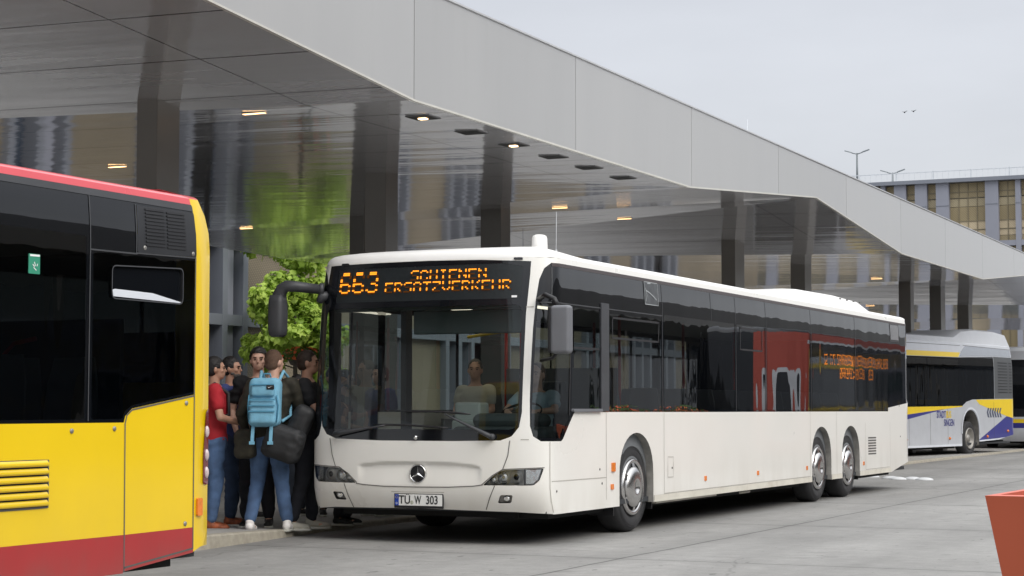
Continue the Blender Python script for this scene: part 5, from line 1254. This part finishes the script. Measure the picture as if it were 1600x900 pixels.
    for a, kx in ((legL[1], -1), (legR[1], 1)):
        S_ = empty('shoe'); S_.parent = P_; kd = -.06
        blob('shoe_upper', [cap(a + V3(0, -.03, -.035), a + V3(kx * .012, .14, -.055), .044, .034, 12), cap(a + V3(0, -.02, .01), a + V3(0, -.01, -.03), .043, .045), ell(a + V3(kx * .012, .12, -.055), (.045, .07, .030))], M[shoes], S_, .009, 3)
        so_ = MB(); so_.loft([[tuple(a + V3(kx * .014 * (y_ > .05) + x_ * 1.0, y_, z_)) for x_, y_ in ((-.036, -.075), (.0, -.088), (.036, -.075), (.040, .0), (.046, .10), (.040, .17), (.01, .20), (-.028, .18), (-.046, .10), (-.040, .0))] for z_ in (-.089, -.066)]); so_.build('sole', M[sole], S_)
    if hair:
        hs = []; t = .006 if hairlen < .5 else .015 * hairlen
        for x, y, z, rx, ry, rz in ((0, -.022, .030, .077 + t * .6, .092 + t * .6, .095 + t * .7), (0, -.045, -.015, .070 + t * .5, .060 + t, .075)): hs.append(ell((x, y, z), (rx, ry, rz)))
        me_ = blob('hair', [hrot(q) for q in hs], M[hair], P_, .009, 2, .009 * hairlen, 28., 2).data
        # keep the face clear: trim hair in front of the hairline
        bm = bmesh.new(); bm.from_mesh(me_); inv = Rm.inverted(); dl = []
        for v in bm.verts:
            q = inv @ (v.co - hc)
            if (q.y > .045 and q.z < .060 + (q.y - .045) * .2) or (q.y > .0 and q.z < .0) or q.z < -.075: dl.append(v)
        bmesh.ops.delete(bm, geom=dl, context='VERTS'); bm.to_mesh(me_); bm.free()
    for s in (-1, 1):
        e = MB(); c = hp(s * .031, .0835, .006); e.ball(tuple(c), (.009, .009, .006), 8, 6); e.build('eye', M['ink'], P_)
    br = MB()
    for s in (-1, 1): br.tube([hp(s * .016, .093, .024), hp(s * .032, .091, .030), hp(s * .050, .080, .024)], .0038, 6)
    br.build('eyebrow', M['hair_brown'], P_)
    if beard:
        q = blob('beard', [hrot(ell((0, .046, -.070), (.052, .052, .042))), hrot(ell((0, .02, -.05), (.066, .05, .03)))], M[beard], P_, .009, 2, .003, 40., 1)
    return P_
def queue_yaw(dx, dy): return -math.atan2(dx, dy)
Z0 = .055
Q = 1.
GRP = 'people waiting to board at the kerb'
# man with the blue backpack, seen from behind
bp_ = person('shaven headed man in dark jacket and blue jeans, seen from behind with white trainers', (-10.50, 16.62, Z0), queue_yaw(-.30, 1.), 1.87, 'jacket', 'jeans', 'shoe_white', 'skin', 'hair_buzz', long_sleeve=True, group=GRP, hairlen=.3,
       legL=((-.13, .06, .50), (-.17, -.06, .09)), legR=((.12, .00, .50), (.17, .06, .09)), lean=(.02, .03), head=(-.5, 0), armR=((.30, .10, 1.18), (.20, .34, 1.22)), armL=((-.28, -.02, 1.15), (-.27, .12, .92)), build=1.08)
# tall man in black
person('tall man with black hair and black t-shirt facing the camera, hands in black trouser pockets', (-10.98, 17.15, Z0), queue_yaw(.45, -1.), 1.91, 'tee_black', 'trousers', 'shoe_black', 'skin', 'hair_black', group=GRP, hairlen=1.4, armL=((-.27, -.03, 1.15), (-.20, .10, .95)), armR=((.27, -.03, 1.15), (.20, .10, .95)), head=(.1, 0))
# man at the door
person('man in black t-shirt with raised forearm and dark brown hair at the bus door', (-10.30, 17.02, Z0), queue_yaw(1., .45), 1.87, 'tee_black', 'trousers', 'shoe_beige', 'skin2', 'hair_brown', group=GRP, hairlen=.7, sleeve=.62, armR=((.27, .12, 1.20), (.18, .30, 1.42)), armL=((-.25, .06, 1.15), (-.12, .28, 1.22)), legL=((-.11, .05, .50), (-.13, .04, .09)), legR=((.12, -.02, .50), (.14, -.12, .09)), build=1.1)
person('man in red t-shirt and blue jeans with a black vest, partly behind the yellow bus', (-11.16, 16.58, Z0), queue_yaw(.8, .6), 1.80, 'tee_red', 'jeans', 'shoe_orange', 'skin2', 'hair_black', group=GRP, armR=((.27, .05, 1.16), (.14, .27, 1.10)), armL=((-.26, .05, 1.15), (-.1, .26, 1.1)), build=1.1)
person('man with dark hair and beard in blue t-shirt and dark jeans, looking right', (-11.42, 17.28, Z0), queue_yaw(1., .25), 1.82, 'tee_blue', 'jeans_dark', 'shoe_orange', 'skin2', 'hair_black', group=GRP, beard='hair_grey', armR=((.26, .08, 1.16), (.15, .32, 1.16)), armL=((-.26, .04, 1.15), (-.12, .27, 1.08)), legR=((.10, .06, .50), (.11, .05, .09)))
person('shorter person with brown hair in dark top and jeans, half hidden behind the bearded man', (-11.95, 18.6, Z0), queue_yaw(.9, .5), 1.60, 'tee_black', 'jeans_grey', 'shoe_black', 'skin', 'hair_brown', group=GRP, hairlen=1.5, q=1.4)
person('person in grey jeans just behind the man at the door, mostly hidden', (-11.75, 19.2, Z0), queue_yaw(1., -.2), 1.66, 'tee_black', 'jeans_grey', 'shoe_black', 'skin', 'hair_black', group=GRP, q=1.4)
person('person in dark trousers beside the front door, legs showing under the white bus', (-11.35, 19.35, Z0), queue_yaw(.8, -1.), 1.75, 'tee_black', 'trousers', 'shoe_black', 'skin2', 'hair_black', group=GRP, q=1.4)
person('person in dark blue jeans farther right on the platform, feet showing under the bus', (-10.85, 19.6, Z0), queue_yaw(-.4, -1.), 1.78, 'tee_blue', 'jeans_dark', 'shoe_black', 'skin', 'hair_brown', group=GRP, q=1.4)
# those on the bus
seat_legs = dict(legL=((-.12, .42, .52), (-.13, .40, .12)), legR=((.12, .42, .52), (.13, .40, .12)))
person('bald bus driver in pale blue shirt at the steering wheel', (-8.67 + .66, 16.42 + 1.38, .42), pi, 1.78, 'shirt_lblue', 'trousers', 'shoe_black', 'skin', 'hair_buzz', seated=True, hairlen=.2, armL=((-.27, .16, .88), (-.16, .40, .86)), armR=((.27, .16, .88), (.16, .40, .86)), **seat_legs)
person('passenger in white t-shirt inside the bus, seen through the middle of the windscreen', (-8.67 - .62, 16.42 + 2.55, .50), pi, 1.78, 'tee_white', 'jeans', 'shoe_black', 'skin', 'hair_grey', seated=True, hairlen=.4, q=1.3, armL=((-.22, .04, .80), (-.12, .28, .72)), armR=((.22, .04, .80), (.10, .28, .74)), head=(.35, 0), build=.95, **seat_legs)
person('dark haired bearded man in black at the front door, seen through the windscreen', (-10.35, 17.9, Z0), queue_yaw(.9, .1), 1.68, 'tee_black', 'trousers', 'shoe_black', 'skin2', 'hair_black', beard='hair_black', armR=((.26, .08, 1.16), (.15, .30, 1.10)))
# bags ---------------------------------------------------------------------
def box_blob(name, c, d, mt, parent, rot=None, r=.05, wr=.004, vox=.011, seed=1):
    hx, hy, hz = [max(q / 2 - r, .005) for q in d]; ps = []; rot = rot or Matrix.Identity(3); c = Vector(c)
    def T(v): return c + rot @ Vector(v)
    m = MB(); m.box(tuple(c), (hx * 2, hy * 2 + r * 2, hz * 2), rot); ps.append(m)
    m = MB(); m.box(tuple(c), (hx * 2 + r * 2, hy * 2, hz * 2), rot); ps.append(m)
    for sx_ in (-1, 1):
        for sy_ in (-1, 1): ps.append(cap(T((sx_ * hx, sy_ * hy, -hz)), T((sx_ * hx, sy_ * hy, hz)), r, r, 10))
        for sz_ in (-1, 1): ps.append(cap(T((sx_ * hx, -hy, sz_ * hz)), T((sx_ * hx, hy, sz_ * hz)), r, r, 10))
    for sy_ in (-1, 1):
        for sz_ in (-1, 1): ps.append(cap(T((-hx, sy_ * hy, sz_ * hz)), T((hx, sy_ * hy, sz_ * hz)), r, r, 10))
    return blob(name, ps, mt, parent, vox, 4, wr, 8, seed)
yb_ = queue_yaw(-.30, 1.)
K = empty('backpack', (-10.44, 16.60, Z0 + .02), yb_); K.scale = (1.06,) * 3; tag(K, 'sky blue rucksack with front pocket and dangling straps on the shaved man\'s back', 'backpack')
box_blob('main_compartment', (-.02, -.235, 1.23), (.31, .17, .47), M['backpack'], K, Matrix.Rotation(radians(-4), 3, 'X'), .06)
box_blob('front_pocket', (-.02, -.325, 1.14), (.26, .07, .24), M['backpack'], K, Matrix.Rotation(radians(-4), 3, 'X'), .03)
box_blob('top_pocket', (-.02, -.318, 1.345), (.23, .05, .12), M['backpack'], K, Matrix.Rotation(radians(-4), 3, 'X'), .022)
q = MB()
for z in (1.255, 1.20, 1.145): q.box((-.02, -.365, z), (.255, .008, .014))
q.box((-.02, -.347, 1.40), (.235, .01, .012)); q.tube([(-.155, -.32, 1.30), (-.17, -.31, 1.2), (-.155, -.32, 1.04)], .007, 6); q.tube([(.115, -.32, 1.30), (.13, -.31, 1.2), (.115, -.32, 1.04)], .007, 6); q.build('webbing', M['backpack_dk'], K)
q = MB(); q.tube([(-.05, -.22, 1.47), (-.04, -.22, 1.505), (.02, -.22, 1.505), (.03, -.22, 1.47)], .009, 6); q.build('handle', M['backpack_dk'], K)
for x in (-.12, .06):
    q = MB(); q.loft([[(x + dx, -.30 + dy - t * .03, 1.02 - t * .17) for dx, dy in ((-.016, 0), (.016, 0), (.016, .008), (-.016, .008))] for t in (0, .3, .6, 1)], smooth=False); q.box((x, -.335, .845), (.05, .02, .03)); q.build('loose_strap', M['backpack'], K)
q = MB(); q.box((.06, -.347, 1.375), (.075, .012, .045)); q.build('black_tag', M['ink'], K, .005)
q = MB(); q.add([(.035, -.3545, 1.378), (.045, -.3545, 1.366), (.085, -.3545, 1.388), (.050, -.3545, 1.374)], [(0, 1, 2, 3)]); q.build('white_tick', M['whiteink'], K, fix=False)
for s in (-1, 1):
    q = MB(); q.tube([(s * .09, -.17, 1.42), (s * .11, -.06, 1.53), (s * .12, .09, 1.47), (s * .13, .135, 1.30), (s * .15, .06, 1.10), (s * .12, -.14, 1.05)], .016, 6); q.build('shoulder_strap', M['backpack'], K)
D_ = empty('shoulder_bag', (-10.47, 16.62, Z0 + .05), yb_); tag(D_, 'large black holdall hanging at the right hip of the man with the blue backpack', 'bag')
box_blob('bag_body', (.18, -.22, .86), (.40, .24, .36), M['bag_black'], D_, Matrix.Rotation(radians(18), 3, 'Y'), .09, .014)
box_blob('bag_pocket', (.34, -.12, 1.08), (.22, .20, .34), M['bag_black'], D_, Matrix.Rotation(radians(24), 3, 'Y'), .08, .012, seed=4)
q = MB(); q.tube([(.05, -.2, 1.02), (-.08, -.12, 1.30), (-.15, .0, 1.50), (-.05, .14, 1.30), (.20, .14, 1.0), (.26, -.05, .95)], .014, 6); q.build('bag_strap', M['bag_black'], D_)
E_ = empty('satchel', (-10.50, 16.62, Z0), yb_); tag(E_, 'dark camouflage side bag at the left hip of the man with the blue backpack', 'bag')
box_blob('satchel_body', (-.22, -.12, .90), (.22, .18, .30), M['jacket'], E_, None, .06, .012, seed=7)
R_ = empty('black_rucksack', (-11.16, 16.58, Z0), queue_yaw(.8, .6)); tag(R_, 'small black rucksack worn by the man in the red t-shirt', 'backpack')
box_blob('rucksack_body', (0, -.22, 1.22), (.28, .16, .42), M['bag_black'], R_, None, .06, .006, seed=5)
for s in (-1, 1):
    q = MB(); q.tube([(s * .10, -.16, 1.42), (s * .12, .0, 1.52), (s * .13, .14, 1.42), (s * .14, .15, 1.2), (s * .15, -.1, 1.08)], .022, 6); q.build('shoulder_strap', M['bag_black'], R_)
for nm, lb, loc, rz, c in (('wristwatch', 'steel wristwatch on the raised forearm of the man at the bus door', (-10.30, 17.02, Z0), queue_yaw(1., .45), (.185, .29, 1.41)),):
    W_ = empty(nm, loc, rz); tag(W_, lb, 'watch'); d = V3(-.09, .18, .22).normalized(); c = V3(*c) - d * .03
    q = MB(); q.tube([c - d * .011, c + d * .011], .036, 16); q.build('watch_band', M['steel'], W_); q = MB(); q.ball(tuple(c + V3(.03, -.02, .0)), (.014, .014, .018), 10, 6); q.build('watch_case', M['steel_bright'], W_)
# ------------------------------------------------------------------ light, sky, camera
w = bpy.data.worlds.new('World'); scene.world = w; w.use_nodes = True; nt = w.node_tree
for n in list(nt.nodes): nt.nodes.remove(n)
out = nt.nodes.new('ShaderNodeOutputWorld'); bg = nt.nodes.new('ShaderNodeBackground'); L(nt, bg.outputs[0], out.inputs[0])
SUN_EL, SUN_AZ = radians(42), radians(112)     # azimuth measured from +Y towards +X
sky = nt.nodes.new('ShaderNodeTexSky'); sky.sky_type = 'NISHITA'; sky.sun_disc = False; sky.sun_elevation = SUN_EL; sky.sun_rotation = SUN_AZ; sky.dust_density = 4
tc = nt.nodes.new('ShaderNodeTexCoord'); sx = nt.nodes.new('ShaderNodeSeparateXYZ'); L(nt, tc.outputs['Generated'], sx.inputs[0])
el = nt.nodes.new('ShaderNodeMapRange'); el.inputs[1].default_value = 0; el.inputs[2].default_value = 1; el.inputs[3].default_value = 0.; el.inputs[4].default_value = 1.; L(nt, sx.outputs[2], el.inputs[0])
ramp = nt.nodes.new('ShaderNodeValToRGB'); L(nt, el.outputs[0], ramp.inputs[0])
cr = ramp.color_ramp; cr.elements[0].position = 0; cr.elements[0].color = (6.9, 7.1, 7.4, 1); cr.elements[1].position = 1; cr.elements[1].color = (19.5, 20.0, 20.5, 1)
e = cr.elements.new(.13); e.color = (6.3, 6.5, 6.9, 1); e = cr.elements.new(.24); e.color = (6.2, 6.4, 6.9, 1); e = cr.elements.new(.45); e.color = (12.2, 12.4, 12.8, 1)
mp = nt.nodes.new('ShaderNodeMapping'); mp.inputs['Scale'].default_value = (1.6, 1.6, 5.5); L(nt, tc.outputs['Generated'], mp.inputs[0])
no = nt.nodes.new('ShaderNodeTexNoise'); no.inputs['Scale'].default_value = 2.2; no.inputs['Detail'].default_value = 7; no.inputs['Roughness'].default_value = .5; L(nt, mp.outputs[0], no.inputs['Vector'])
cm = nt.nodes.new('ShaderNodeMapRange'); cm.inputs[1].default_value = .3; cm.inputs[2].default_value = .7; cm.inputs[3].default_value = .92; cm.inputs[4].default_value = 1.07; L(nt, no.outputs[0], cm.inputs[0])
vm = nt.nodes.new('ShaderNodeVectorMath'); vm.operation = 'SCALE'; L(nt, ramp.outputs[0], vm.inputs[0]); L(nt, cm.outputs[0], vm.inputs['Scale'])
mx = nt.nodes.new('ShaderNodeMix'); mx.data_type = 'RGBA'; mx.inputs['Factor'].default_value = .88; L(nt, sky.outputs[0], mx.inputs['A']); L(nt, vm.outputs[0], mx.inputs['B']); L(nt, mx.outputs['Result'], bg.inputs[0]); bg.inputs[1].default_value = .1
sl = bpy.data.lights.new('sun', 'SUN'); sl.energy = 1.4; sl.angle = radians(30); sl.color = (1, .96, .9); so = bpy.data.objects.new('sun', sl); COL.objects.link(so)
d = Vector((sin(SUN_AZ) * cos(SUN_EL), cos(SUN_AZ) * cos(SUN_EL), sin(SUN_EL))); so.rotation_euler = d.to_track_quat('Z', 'Y').to_euler(); so.location = (0, 0, 30)
cd = bpy.data.cameras.new('camera'); cam = bpy.data.objects.new('camera', cd); COL.objects.link(cam); scene.camera = cam
cd.sensor_width = 36; cd.lens = 36 * 2950 / 1600; cd.clip_end = 2000; cd.clip_start = .1
cam.location = (0, 0, 1.32); cam.rotation_euler = (pi / 2 + math.atan(187.9 / 2950), 0, math.atan(1375 / 2950))
scene.view_settings.view_transform = 'Standard'; scene.view_settings.look = 'None'; scene.view_settings.exposure = .24; scene.view_settings.gamma = 1
scene.render.engine = 'CYCLES'; scene.cycles.transparent_max_bounces = 16; scene.cycles.max_bounces = 8; scene.cycles.glossy_bounces = 5
